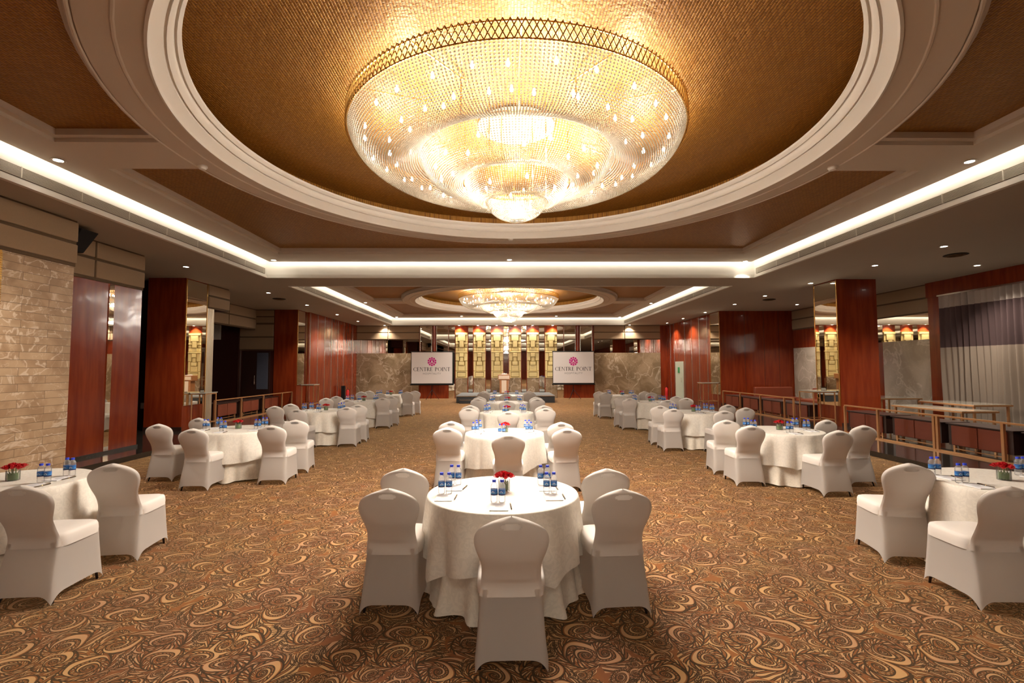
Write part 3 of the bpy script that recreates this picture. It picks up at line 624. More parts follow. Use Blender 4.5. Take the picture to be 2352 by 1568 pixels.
def make_chandelier():
    R = empty('chandelier')
    T1 = [(2.18, 4.77), (2.12, 4.62), (1.98, 4.48), (1.80, 4.40), (1.62, 4.38), (1.45, 4.42), (1.30, 4.52)]
    T2 = [(1.30, 4.53), (1.24, 4.40), (1.12, 4.27), (.98, 4.19), (.84, 4.17), (.72, 4.22)]
    T3 = [(.70, 4.25), (.66, 4.12), (.59, 4.02), (.50, 3.96), (.40, 3.96)]
    T4 = [(.40, 3.97), (.36, 3.87), (.26, 3.79), (.14, 3.745), (.02, 3.73)]
    for nm, prof, n, st, sz in (('outer_crystal_swags', T1, 320, .030, .0155), ('second_crystal_tier', T2, 220, .026, .0135), ('third_crystal_tier', T3, 130, .023, .0120), ('bottom_crystal_bowl', T4, 90, .020, .0115)):
        o = bpy.data.objects.new(nm, bead_mesh([(prof, n, st, sz)])); COL.objects.link(o); o.parent = R
    mb = MB(); n = 200; zs = [4.735, 4.80, 4.865, 4.93]
    for k in range(n):
        for s in (1, -1):
            for j in range(3):
                a0 = 2*PI*(k+s*j*.5)/n; a1 = 2*PI*(k+s*(j+1)*.5)/n; r = 2.2+.006*s
                mb.bar((r*math.cos(a0), r*math.sin(a0), zs[j]), (r*math.cos(a1), r*math.sin(a1), zs[j+1]), .011, .010)
    mb.build('lattice_gallery', M['brass'], R)
    mb = MB().lathe([(2.175, 4.915), (2.19, 4.91), (2.19, 4.925), (2.175, 4.925), (2.175, 4.915)], 120)
    mb.lathe([(2.185, 4.735), (2.20, 4.73), (2.20, 4.745), (2.185, 4.745)], 120)
    mb.build('rim_ring', M['gold'], R, smooth=True, auto=40)
    for r, z in ((1.31, 4.535), (.71, 4.26), (.41, 3.98)):
        MB().lathe([(r-.012, z+.01), (r+.012, z+.01), (r+.014, z-.006), (r-.012, z-.006), (r-.012, z+.01)], 72).build('tier_ring', M['gold'], R, smooth=True, auto=40)
    for k in range(12):
        a = 2*PI*k/12; ca, sa = math.cos(a), math.sin(a)
        rods = [((1.2, 5.035), (2.19, 4.93), .014), ((1.3, 5.03), (1.3, 4.53), .012)]
        if k % 2 == 0: rods += [((.7, 5.03), (.7, 4.26), .012), ((.4, 5.03), (.4, 3.98), .010)]
        for (r0, z0), (r1, z1), wd in rods: MB().bar((r0*ca, r0*sa, z0), (r1*ca, r1*sa, z1), wd).build('support_rod', M['gold'], R)
    MB().lathe([(0, 5.045), (.5, 5.045), (.52, 5.03), (.5, 5.015), (0, 5.015)], 48).build('canopy_plate', simple('canopy_enamel', (.42, .30, .16), .5), R, smooth=True, auto=40)
    bm = None
    for (n, r, z) in ((28, 1.98, 4.66), (24, 1.68, 4.55), (12, 1.45, 4.68), (14, 1.08, 4.40), (8, .86, 4.36), (7, .52, 4.12), (4, .2, 3.90)):
        for k in range(n):
            a = 2*PI*(k+random.uniform(-.15, .15))/n+r
            if bm is None:
                bm = MB().lathe([(0, -.032), (.014, -.027), (.020, -.010), (.018, .008), (.010, .022), (.008, .04), (0, .04)], 8).build('bulb', M['bulb'], R, smooth=True); o = bm
            else: o = bm.copy(); COL.objects.link(o)
            o.location = (r*math.cos(a), r*math.sin(a), z+random.uniform(-.02, .04))
    def pl_(x, y, z, e, s=.12):
        ld = bpy.data.lights.new('chandelier_lamp', 'POINT'); ld.energy = e; ld.shadow_soft_size = s; ld.color = WARM
        lo = bpy.data.objects.new('chandelier_lamp', ld); COL.objects.link(lo); lo.parent = R; lo.location = (x, y, z)
    for k in range(8): pl_(1.75*math.cos(2*PI*k/8), 1.75*math.sin(2*PI*k/8), 4.72, CHAND_W*1.15)
    for k in range(4): pl_(1.0*math.cos(2*PI*k/4+.4), 1.0*math.sin(2*PI*k/4+.4), 4.45, CHAND_W*2.4)
    for k in range(2): pl_(.5*math.cos(PI*k), .5*math.sin(PI*k), 4.15, CHAND_W*2.2, .08)
    pl_(0, 0, 3.9, CHAND_W*2.4, .06)
    ld = bpy.data.lights.new('chandelier_fill', 'AREA'); ld.shape = 'DISK'; ld.size = 2.6; ld.energy = DOWN_W; ld.color = WARM  # added disc lamp below the beads, extra downward fill for the room
    lo = bpy.data.objects.new('chandelier_fill', ld); COL.objects.link(lo); lo.parent = R; lo.location = (0, 0, 3.70)
    return R
CHN = Protos(make_chandelier())
CHN.place((.16, 6.45, 0), 0, 'huge tiered crystal chandelier over the nearer tables', 'chandelier', 'crystal chandeliers')
rb = CHN.place((.16, -8.2, 0), .1, 'added crystal chandelier for fill light in the unseen rear bay', 'chandelier', 'crystal chandeliers')
for o in kids(rb):                                   # unseen chandelier added as fill from behind, its lamps turned down
    if o.type == 'LIGHT': o.data = o.data.copy(); o.data.energy *= .55
CHN.place((.16, 21.3, 0), .1, 'tiered crystal chandelier farther back, near the stage', 'chandelier', 'crystal chandeliers')

# ================================================================== CHAIRS
def interp(t, pts):
    for (a, x), (b, y) in zip(pts[:-1], pts[1:]):
        if t <= b:
            k = (t-a)/(b-a); k = k*k*(3-2*k) if False else k; return x+(y-x)*k
    return pts[-1][1]
def smooth_interp(t, pts):
    xs = [p[0] for p in pts]; i = max(0, min(len(pts)-2, next((j for j in range(len(pts)-1) if t <= xs[j+1]), len(pts)-2)))
    def tan(j):
        if j <= 0: return (pts[1][1]-pts[0][1])/(xs[1]-xs[0])
        if j >= len(pts)-1: return (pts[-1][1]-pts[-2][1])/(xs[-1]-xs[-2])
        return (pts[j+1][1]-pts[j-1][1])/(xs[j+1]-xs[j-1])
    h = xs[i+1]-xs[i]; k = (t-xs[i])/h
    return (2*k**3-3*k*k+1)*pts[i][1]+(k**3-2*k*k+k)*h*tan(i)+(-2*k**3+3*k*k)*pts[i+1][1]+(k**3-k*k)*h*tan(i+1)
HW = [(.40, .192), (.48, .182), (.56, .176), (.62, .182), (.70, .208), (.755, .218), (.80, .207), (.835, .176), (.86, .128), (.88, .072), (.893, .030), (.898, .004)]
YB = [(0, 0), (.2, .032), (.40, .078), (.47, .080), (.56, .045), (.65, .000), (.77, -.030), (.90, -.045)]
def back_pt(u, v, side):
    # v 0..1 bottom to top, u 0..1 across; side 0 rear surface, 1 front surface
    vv = 1-(1-v)**1.5
    z = .40+vv*.498; hw = smooth_interp(z, HW); x = (u*2-1)
    edge = (1-abs(x)**4)**.5
    th = .030*edge*min(1, (0.898-z)/.03+.15 if z > .868 else 1)
    y = smooth_interp(z, YB)+.02+ (-th if side == 0 else th*.9)
    y += .012*(1-x*x)*(-1 if side == 0 else -1)*(1 if z > .5 else .3)
    return (x*hw*(1 if abs(x) < 1 else 1), y, z)
def in_hole(u, v):
    x, y, z = back_pt(u, v, 0); return (x/.062)**2+((z-.845)/.020)**2 < 1
def make_chair():
    R = empty('banquet_chair')
    nu, nv = 40, 48
    mb = MB().grid(lambda u, v: back_pt(u, v, 0), nu, nv, keep=lambda u, v: not in_hole(u, v))
    o = len(mb.v); mb.grid(lambda u, v: back_pt(u, v, 1), nu, nv, keep=lambda u, v: not in_hole(u, v))
    mb.build('backrest', M['cover'], R, smooth=True)
    mb = MB().grid(lambda u, v: back_pt(u, v, 0), nu, nv, keep=in_hole); mb.grid(lambda u, v: back_pt(u, v, 1), nu, nv, keep=in_hole)
    # drop unused vertices
    used = sorted({i for fc in mb.f for i in fc}); idx = {a: b for b, a in enumerate(used)}
    mb.v = [mb.v[i] for i in used]; mb.f = [tuple(idx[i] for i in fc) for fc in mb.f]
    mb.build('handhold_cover', M['hand'], R, smooth=True)
    # seat cushion
    def seat(u, v):
        a = 2*PI*u; e = .34
        cx = math.copysign(abs(math.cos(a))**e, math.cos(a)); cy = math.copysign(abs(math.sin(a))**e, math.sin(a))
        rad, z = [(1.0, .395), (1.015, .43), (1.0, .468), (.965, .488), (.88, .496), (.5, .502), (.0, .504)][round(v*6)]
        return (.207*rad*cx*(1+.02*cy), .295+.205*rad*cy, z+.004*(1-rad))
    MB().grid(seat, 48, 6).build('seat', M['cover'], R, smooth=True)
    # skirt
    def sk(u, v):
        a = 2*PI*u+PI/4; e = .22
        cx = math.copysign(abs(math.cos(a))**e, math.cos(a)); cy = math.copysign(abs(math.sin(a))**e, math.sin(a))
        q = abs(((u*4) % 1)*2-1)                       # 1 at the corners, 0 mid side
        hem = .004+.072*(1-q**1.5)
        z = hem+(.44-hem)*v
        t = z/.44
        hx = .225+(.203-.225)*t if cy > 0 else .226+(.190-.226)*t**.8
        hx = (.225+(.203-.225)*t)*(.5+cy/2)+(.226+(.190-.226)*t**.8)*(.5-cy/2)
        yb = smooth_interp(z, YB)-.008; yf = .545+(.495-.545)*t**.7
        pull = .012*math.sin(PI*min(1, t))*(1-q)         # sides drawn slightly in
        y = (yb+yf)/2+(yf-yb)/2*cy; x = hx*cx
        if abs(cx) >= abs(cy): x -= math.copysign(pull, x)
        return (x, y, z)
    MB().grid(sk, 96, 12).build('skirt', M['skirt'], R, smooth=True)
    for x, y in ((-.188, .062), (.188, .062), (-.188, .485), (.188, .485)):
        k = 1 if y < .2 else -.3
        MB().tube([(x, y-.012*k, 0), (x*.94, y+.03*k, .12), (x*.80, y+.085*k, .38)], [.009, .012, .014], 8).build('leg', M['legm'], R, smooth=True)
    return R
M['hand'] = simple('stretched_thin_cover', (.85, .79, .73), .7, trans=.8)
CHAIR = Protos(make_chair())
SEAT = {'A': 'camera side', 'BL': 'near left side', 'BR': 'near right side', 'CL': 'far left side', 'CR': 'far right side'}
ROT = {'A': 0, 'BL': -.05, 'BR': .05, 'CL': -.16, 'CR': .16}
TABLES = {
 'first table of the middle row': ((-.02, 3.95), dict(A=(.035, 2.87), BL=(-.83, 3.54), BR=(.82, 3.48), CL=(-.86, 4.23), CR=(.85, 4.17))),
 'second table of the middle row': ((-.01, 7.53), dict(A=(.04, 6.37), BL=(-.83, 7.08), BR=(.87, 6.92), CL=(-.86, 7.90), CR=(.87, 7.70))),
 'third table of the middle row': ((.03, 10.9), dict(A=(.06, 9.68), BL=(-.78, 10.50), BR=(.86, 10.38), CL=(-.80, 11.25), CR=(.88, 11.10))),
 'fourth table of the middle row': ((.06, 14.15), dict(A=(.05, 12.84), BL=(-.76, 13.75), BR=(.90, 13.6), CL=(-.76, 14.53), CR=(.91, 14.35))),
 'fifth table of the middle row': ((.06, 17.6), dict(A=(.02, 16.1), BL=(-.77, 17.3), BR=(.86, 17.05), CL=(-.77, 18.0), CR=(.87, 17.8))),
 'first table of the left row': ((-4.42, 4.42), dict(BR=(-3.57, 3.71), CR=(-3.55, 4.52))),
 'second table of the left row': ((-4.43, 8.12), dict(A=(-4.47, 7.10), BL=(-5.38, 7.70), BR=(-3.52, 7.45), CL=(-5.33, 8.62), CR=(-3.50, 8.22))),
 'third table of the left row': ((-4.27, 11.62), dict(A=(-4.4, 10.4), BL=(-5.25, 11.24), BR=(-3.52, 10.92), CL=(-5.2, 11.95), CR=(-3.48, 11.6))),
 'fourth table of the left row': ((-4.32, 14.9), dict(A=(-4.39, 13.6), BL=(-5.17, 14.2), BR=(-3.55, 14.2), CL=(-5.2, 15.15), CR=(-3.47, 14.9))),
 'fifth table of the left row': ((-4.27, 18.2), dict(A=(-4.33, 16.95), BL=(-5.25, 17.9), BR=(-3.55, 17.72), CL=(-5.15, 18.6), CR=(-3.40, 18.4))),
 'first table of the right row': ((4.36, 4.20), dict(BL=(3.60, 3.49), CL=(3.575, 4.32))),
 'second table of the right row': ((4.34, 7.65), dict(A=(4.49, 6.56), BL=(3.60, 7.15), BR=(5.23, 7.10), CL=(3.60, 7.92), CR=(5.2, 7.88))),
 'third table of the right row': ((4.22, 10.85), dict(A=(4.33, 9.62), BL=(3.50, 10.13), BR=(5.10, 10.32), CL=(3.48, 10.93), CR=(5.1, 11.15))),
 'fourth table of the right row': ((4.22, 14.1), dict(A=(4.27, 12.80), BL=(3.48, 13.6), BR=(5.08, 13.65), CL=(3.40, 14.25), CR=(5.08, 14.45))),
 'fifth table of the right row': ((4.18, 17.4), dict(A=(4.2, 15.95), BL=(3.45, 16.7), BR=(5.0, 16.6), CL=(3.38, 17.45), CR=(4.98, 17.4))),
}
for tn, (c, seats) in TABLES.items():
    for k, (x, y) in seats.items():
        CHAIR.place((x, y, 0), ROT[k]+random.uniform(-.03, .03), f'white covered banquet chair, {SEAT[k]} of the {tn}', 'chair', 'covered chairs of the ' + tn.split(' of the ')[1])

# ================================================================== TABLES AND CLOTHS
def make_table():
    R = empty('banquet_table')
    MB().lathe([(0, .725), (.59, .725), (.595, .735), (.59, .748), (0, .748)], 48).build('tabletop', M['wood'], R, smooth=True, auto=40)
    for k in range(4):
        a = PI/4+k*PI/2
        MB().tube([(.34*math.cos(a), .34*math.sin(a), 0), (.32*math.cos(a), .32*math.sin(a), .725)], .015).build('leg', M['legm'], R, smooth=True)
    return R
def cloth_mesh(kind, seed):
    rnd = random.Random(seed); ph = [rnd.uniform(0, 6.28) for _ in range(8)]; mb = MB(); n = 180
    ztop = .756 if kind == 'top' else .752; R0 = .600 if kind == 'top' else .594
    prof = []
    rows = [(0, ztop), (.3, ztop), (.5, ztop), (R0-.012, ztop), (R0-.004, ztop-.002), (R0, ztop-.008)]
    m = 16
    def fold(a):
        if kind == 'top': return .75*(abs(math.sin(5*a+ph[0]+.8*math.sin(2*a+ph[1])))**.8*2-1.2)+.35*math.sin(13*a+ph[2]+.5*math.sin(3*a+ph[3]))
        return .55*math.sin(11*a+ph[0]+.9*math.sin(2*a+ph[1]))+.35*math.sin(17*a+ph[2])+.15*math.sin(29*a+ph[3])
    def hem(a):
        if kind == 'top':   # a square cloth: its four corners hang lower
            q = (((a+ph[5])*4/(2*PI)) % 1); c = abs(q-.5)*2
            return .315-.085*(c**4)+.018*math.sin(5*a+ph[6])
        return .012+.010*(1+math.sin(7*a+ph[6]))
    vs = []; fs = []
    for (r, z) in rows:
        for k in range(n): a = 2*PI*k/n; vs.append((r*math.cos(a), r*math.sin(a), z))
    for j in range(1, m+1):
        t = j/m
        for k in range(n):
            a = 2*PI*k/n; h = hem(a); z = ztop-.008-(ztop-.008-h)*t
            if kind == 'top': r = R0+.004+.022*t**.8+.040*min(1, t*1.1)**.9*fold(a)
            else: r = R0-.045*min(1, t*2.5)+.055*t**3+.062*t**2.2*fold(a)
            vs.append((r*math.cos(a), r*math.sin(a), z))
    tot = len(rows)+m
    for i in range(tot-1):
        for k in range(n): fs.append((i*n+k, (i+1)*n+k, (i+1)*n+(k+1) % n, i*n+(k+1) % n))
    mb.add(vs, fs); return mb
TBL = Protos(make_table())
tops = [cloth_mesh('top', s).build('tablecloth', M['cloth'], smooth=True) for s in range(3)]
unds = [cloth_mesh('under', s+10).build('under_cloth', M['under'], smooth=True) for s in range(3)]
used = set()
for i, (tn, (c, seats)) in enumerate(TABLES.items()):
    row = tn.split(' of the ')[1]
    TBL.place((c[0], c[1], 0), 0, f'round table hidden under white cloths, the {tn}', 'table', 'round tables of the ' + row)
    for lst, lab, cat, gp in ((tops, 'white damask cloth draped over the ', 'tablecloth', 'white tablecloths'), (unds, 'floor-length cream cloth under the white one on the ', 'tablecloth', 'cream under cloths')):
        src = lst[i % 3]
        if src.name in used: o = src.copy(); COL.objects.link(o)
        else: o = src; used.add(src.name)
        o.location = (c[0], c[1], 0); o.rotation_euler = (0, 0, (0, 2.1, 4.0, 1.3, 3.2)[i//3 % 5]); tag(o, lab+tn, cat, gp)

# ---- things on the tables
TZ = .7575
def make_bottle():
    b = MB().lathe([(0, .002), (.020, .0), (.0255, .006), (.026, .03), (.025, .034), (.026, .038), (.026, .100), (.0245, .112), (.026, .118), (.0235, .130), (.016, .142), (.0118, .147), (.0118, .155), (0, .156)], 16).build('water_bottle', M['bottle'], smooth=True)
    MB().lathe([(0, .166), (.0135, .166), (.0145, .163), (.0145, .150), (.0135, .149)], 16).build('cap', M['cap'], b, smooth=True, auto=40)
    lb = MB().lathe([(.0266, .056), (.0266, .098)], 20).build('label_band', M['label'], b, smooth=True)
    mb = MB()
    for k in range(3):
        a0 = -PI/2-.42+.3*k
        for j in range(4):
            a = a0+j*.06; z = .074+.006*(k % 2)
            mb.add([(.0270*math.cos(a), .0270*math.sin(a), z), (.0270*math.cos(a+.04), .0270*math.sin(a+.04), z), (.0270*math.cos(a+.04), .0270*math.sin(a+.04), z+.008), (.0270*math.cos(a), .0270*math.sin(a), z+.008)], [(0, 1, 2, 3)])
    mb.build('label_print', M['white'], lb)
    return b
def make_pad():
    b = MB().box(-.066, .066, -.09, .09, 0, .005).build('notepad', M['paper'])
    mb = MB()
    for r0, r1 in ((.018, .021), (.026, .029), (.010, .012)):
        n = 24; vs = []
        for r in (r0, r1): vs += [(r*math.cos(2*PI*k/n), .01+r*math.sin(2*PI*k/n), .0056) for k in range(n)]
        mb.add(vs, [(k, (k+1) % n, n+(k+1) % n, n+k) for k in range(n)])
    mb.build('printed_emblem', M['grey'], b)
    MB().box(-.058, -.040, -.080, -.075, .005, .0056).build('printed_mark', M['redink'], b)
    return b
def make_pen():
    b = MB().tube([(0, -.07, .005), (0, -.06, .005), (0, .0, .005), (0, .065, .005), (0, .07, .005)], [.0015, .0045, .005, .005, .003], 8).build('pen', M['penm'], smooth=True)
    MB().tube([(0, -.004, .005), (0, .002, .005)], .0056, 8).build('band', M['pengold'], b)
    MB().bar((0, .066, .0115), (0, .028, .0115), .003, .0015).build('clip', M['pengold'], b)
    return b
def rose_mesh():
    mb = MB(); rnd = random.Random(3)
    for ring, (n, r, h, op) in enumerate([(3, .006, .022, .1), (4, .011, .021, .3), (5, .016, .019, .6), (6, .021, .016, .9)]):
        for k in range(n):
            a0 = 2*PI*k/n+ring*.7+rnd.uniform(-.2, .2); w = 2*PI/n*.75
            def pt(u, v):
                a = a0+(u-.5)*w*(1.2-.3*v); rr = (r*.35+(r*.75)*math.sin(v*PI/2))+.006*op*v*v+.0015*math.sin(u*9)*v
                return (rr*math.cos(a), rr*math.sin(a), -.012+h*v*(1.35-.25*op)-.005*v*v*op*abs(u-.5)*2)
            mb.grid(pt, 4, 4)
    mb.lathe([(0, -.016), (.010, -.012), (.013, -.004), (.008, .010), (0, .015)], 8)
    return mb
def make_centre():
    R = empty('flower_centrepiece')
    MB().lathe([(0, .004), (.044, .004), (.048, .0), (.050, .004), (.050, .088), (.047, .088), (.047, .008), (0, .008)], 24).build('glass_vase', M['glass'], R, smooth=True, auto=50)
    mb = MB(); rnd = random.Random(5)
    mb.lathe([(.0, .009), (.043, .009), (.0435, .05), (.040, .058), (0, .06)], 24)
    for k in range(14):
        a = 2*PI*k/14
        def lf(u, v): aa = a+(u-.5)*.55*math.sin(PI*(.15+.8*v)); r = .0445+.001*(k % 2); return (r*math.cos(aa), r*math.sin(aa), .010+.062*v)
        mb.grid(lf, 3, 5)
    mb.build('green_leaves', M['leaf'], R, smooth=True)
    mb = MB()
    for k in range(9):
        a = 2.4*k; r = .012*math.sqrt(k); mb.tube([(r*math.cos(a)*.8, r*math.sin(a)*.8, .03), (r*math.cos(a), r*math.sin(a), .115)], .0022, 5)
    mb.build('stems', simple('green_stems', (.16, .20, .06), .5), R)
    rm_ = None
    for k in range(11):
        a = 2.4*k; r = .0205*math.sqrt(k)
        if rm_ is None: rm_ = rose_mesh().build('rose', M['rose'], R, smooth=True); o = rm_
        else: o = rm_.copy(); COL.objects.link(o)
        o.location = (r*math.cos(a), r*math.sin(a), .135-.010*r/.068*2+rnd.uniform(-.004, .006)); o.rotation_euler = (rnd.uniform(-.2, .2)+r*3*math.sin(a)*-1, r*3*math.cos(a), rnd.uniform(0, 6))
        o.scale = (1.15,)*3
    return R
BOT, PAD, PEN, CEN = Protos(make_bottle()), Protos(make_pad()), Protos(make_pen()), Protos(make_centre())
PLACES = {'A': (-.035, -.305, 0), 'BL': (-.455, -.05, 0), 'BR': (.375, -.055, 0), 'CL': (-.415, .25, 0), 'CR': (.355, .225, 0)}
SN = {'A': 'camera-side', 'BL': 'near left', 'BR': 'near right', 'CL': 'far left', 'CR': 'far right'}
for tn, (c, seats) in TABLES.items():
    row = tn.split(' of the ')[1]
    CEN.place((c[0]+.01, c[1]+.05, TZ), random.uniform(0, 6), f'red roses in a vase at the centre of the {tn}', 'flower arrangement', 'red rose centrepieces')
    for k, (dx, dy, _) in PLACES.items():
        x, y = c[0]+dx, c[1]+dy; j = random.uniform(-.008, .008)
        for s in (-1, 1):
            BOT.place((x+s*.029+j, y+random.uniform(-.006, .006), TZ), random.uniform(-.4, .4), f'{("left", "right")[s > 0]} water bottle at the {SN[k]} place of the {tn}', 'bottle', 'water bottles on the ' + row)
        px, py = x+.01+j, y-.125
        PAD.place((px, py, TZ), random.uniform(-.04, .04), f'white notepad at the {SN[k]} place of the {tn}', 'notepad', 'notepads on the ' + row)
        PEN.place((px+.084, py+.012, TZ), random.uniform(-.25, .15), f'dark pen at the {SN[k]} place of the {tn}', 'pen', 'pens on the ' + row)

# ================================================================== SCREENS
def serif_text(s, h, w_total):
    """Roman capitals from thick and thin strokes with serifs"""
    mb = MB(); T, t, sf = .155*h, .055*h, .30*h
    def quad(pts): mb.add([(x, 0, z) for x, z in pts], [tuple(range(len(pts)))])
    def R(x0, x1, z0, z1): quad([(x0, z0), (x1, z0), (x1, z1), (x0, z1)])
    def stem(x, z0=0, z1=None, w=T):
        z1 = z1 or h; R(x, x+w, z0, z1); R(x-.07*h, x+w+.07*h, z0, z0+t*.8) if z0 == 0 else 0; R(x-.07*h, x+w+.07*h, z1-t*.8, z1) if z1 == h else 0
    def arc(cx, cz, rx, rz, a0, a1, tk, th, n=22):
        vs = []
        for i in range(n+1):
            a = a0+(a1-a0)*i/n; th_ = t+(tk-t)*abs(math.cos(a))**1.3
            vs += [(cx+rx*math.cos(a), 0, cz+rz*math.sin(a)), (cx+(rx-th_)*math.cos(a), 0, cz+(rz-th*1.0)*math.sin(a))]
        mb.add(vs, [(2*i, 2*i+1, 2*i+3, 2*i+2) for i in range(n)])
    x = 0
    W = dict(C=.86, E=.66, N=.88, T=.74, R=.80, P=.68, O=.96, I=.30); W[' '] = .42
    for ch in s:
        w = W[ch]*h
        if ch == 'C': arc(x+.48*h, h/2, .48*h, h/2, .75, 2*PI-.75, T, t); R(x+.80*h, x+.84*h, .62*h, .92*h); R(x+.80*h, x+.84*h, .10*h, .30*h)
        if ch == 'O': arc(x+.46*h, h/2, .48*h, h/2, 0, 2*PI, T, t, 40)
        if ch == 'I': stem(x+.05*h)
        if ch == 'E': stem(x+.05*h); R(x+.1*h, x+.58*h, 0, t); R(x+.1*h, x+.55*h, h-t, h); R(x+.1*h, x+.46*h, .48*h, .48*h+t); R(x+.54*h, x+.585*h, 0, .2*h); R(x+.51*h, x+.555*h, .82*h, h); R(x+.42*h, x+.46*h, .40*h, .62*h)
        if ch == 'T': stem(x+.29*h); R(x+.0*h, x+.73*h, h-t, h); R(x, x+.045*h, .80*h, h); R(x+.685*h, x+.73*h, .80*h, h)
        if ch == 'N': stem(x+.06*h, w=.06*h); stem(x+.72*h, w=.06*h); quad([(x+.04*h, h), (x+.04*h+T*1.15, h), (x+.78*h, 0), (x+.78*h-T*.5, 0)])
        if ch in 'PR': stem(x+.05*h); arc(x+.26*h, .745*h, .33*h, .255*h, -PI/2, PI/2, T, t); R(x+.1*h, x+.28*h, h-t, h); R(x+.1*h, x+.28*h, .49*h, .49*h+t)
        if ch == 'R': quad([(x+.26*h, .50*h), (x+.26*h+T, .50*h), (x+.80*h, 0), (x+.80*h-T*1.1, 0)])
        x += w+.09*h
    k = w_total/x; mb.v = [((vx-x/2)*k, vy, vz*k) for vx, vy, vz in mb.v]
    return mb
def text_mesh(s, size, spacing):
    cu_ = bpy.data.curves.new('lettering', 'FONT'); cu_.body = s; cu_.size = size; cu_.align_x = 'CENTER'; cu_.space_character = spacing
    o = bpy.data.objects.new('tmp', cu_); COL.objects.link(o); dg = bpy.context.evaluated_depsgraph_get()
    me = bpy.data.meshes.new_from_object(o.evaluated_get(dg)); bpy.data.objects.remove(o); return me
def make_screen():
    R = empty('projection_screen')
    MB().box(-1.16, 1.16, -.02, .0, .86, 2.64).box(-1.13, 1.13, -.025, -.02, .90, 2.62, 1).build('screen_fabric', [M['black'], M['screen']], R)
    MB().tube([(-1.2, .01, .83), (1.2, .01, .83)], .035, 12).build('bottom_case', M['black'], R, smooth=True, auto=40)
    MB().tube([(-1.18, -.01, 2.65), (1.18, -.01, 2.65)], .02, 10).build('top_bar', M['black'], R, smooth=True, auto=40)
    MB().tube([(0, .08, .25), (0, .08, 2.68)], .016, 10).build('pole', M['black'], R, smooth=True)
    for k in range(3):
        a = PI/2+.3+2*PI*k/3
        MB().tube([(0, .08, .55), (.42*math.cos(a), .08+.42*math.sin(a), .01)], .011, 8).build('leg', M['black'], R, smooth=True)
    # emblem: ring of ten petals round a disc with a small white figure
    mb = MB(); n = 10
    for k in range(n):
        a0 = 2*PI*k/n+PI/2-PI/n+.05; a1 = 2*PI*(k+1)/n+PI/2-PI/n-.05; am = (a0+a1)/2
        pts = [(.155, a0), (.245, a0+.02), (.235, (a0+am)/2), (.25, am-.05), (.25, am+.05), (.235, (a1+am)/2), (.245, a1-.02), (.155, a1)]
        mb.add([(r*math.cos(a), -.028, r*math.sin(a)) for r, a in pts], [tuple(range(len(pts)))])
    mb.add([(.135*math.cos(2*PI*k/32), -.028, .135*math.sin(2*PI*k/32)) for k in range(32)], [tuple(range(32))])
    mb.build('emblem', M['magenta'], R, loc=(.0, 0, 2.10))
    mb = MB()
    for pts in ([(-.03, .07), (.03, .07), (.03, .0), (0, -.03), (-.03, 0)], [(-.035, .0), (.0, -.01), (-.05, -.09), (-.085, -.07)], [(.035, .0), (.0, -.01), (.05, -.09), (.085, -.07)]):
        mb.add([(x, -.031, z) for x, z in pts], [tuple(range(len(pts)))])
    mb.build('emblem_figure', M['screen'], R, loc=(.0, 0, 2.10))
    t = serif_text('CENTRE POINT', .17, 2.04); t.build('brand_lettering', M['ink'], R, loc=(.0, -.028, 1.575))
    me = text_mesh('HOSPITALITY', .145, 1.18); me.materials.append(M['greyink'])
    o = bpy.data.objects.new('small_lettering', me); COL.objects.link(o); o.parent = R; o.location = (.0, -.028, 1.39); o.rotation_euler = (PI/2, 0, 0)
    return R
SCR = Protos(make_screen())
SCR.place((-4.05, 27.0, 0), 0, 'white projection screen with pink emblem left of the stage', 'projection screen', 'projection screens')
SCR.place((3.80, 27.0, 0), 0, 'white projection screen with pink emblem right of the stage', 'projection screen', 'projection screens')

# ================================================================== STAGE, PODIUM
st = empty('stage', (0, 25.9, 0)); tag(st, 'low black stage platform in front of the gold reliefs', 'stage')
MB().box(-2.45, 2.5, -1.6, 1.7, .32, .36).build('stage_deck', M['stagetop'], st)
MB().box(-2.43, 2.48, -1.58, 1.68, .0, .32).build('stage_skirt', M['blackcloth'], st)
MB().box(-2.43, 2.48, -1.605, -1.6, .325, .355).build('edge_trim', M['metal'], st)
stp = empty('stage_step', (-1.75, 24.1, 0)); tag(stp, 'small black step with a pale edge at the left end of the stage', 'step')
MB().box(-.5, .5, -.15, .15, .0, .16).build('step_box', M['blackcloth'], stp); MB().box(-.5, .5, -.155, -.14, .16, .185).box(-.5, .5, -.155, .15, .175, .185).build('nosing', M['metal'], stp)
po = empty('podium', (-.06, 26.6, .36)); tag(po, 'wooden podium with cream front panel on the stage', 'podium')
MB().box(-.24, .24, -.2, .2, 0, .74).build('podium_body', M['wood'], po, bevel=.01)
MB().box(-.13, .13, -.21, -.2, .05, .72).build('front_panel', M['podface'], po)
MB().box(-.33, .33, -.25, .25, .74, 1.02).build('podium_head', M['wood'], po, bevel=.012)
MB().box(-.29, .29, -.26, -.25, .79, .97).build('head_panel', M['podface'], po)
MB().tube([(.1, 0, 1.02), (.1, -.02, 1.12), (.16, -.1, 1.16)], .008, 6).build('microphone_neck', M['black'], po)
bk = MB().box(-.15, .15, -.1, .1, 0, .025).box(-.14, 0.0, -.1, .1, .025, .05).build('open_folder', M['paper'], loc=(-.05, 26.6, 1.385)); tag(bk, 'white folder lying on top of the podium', 'folder')

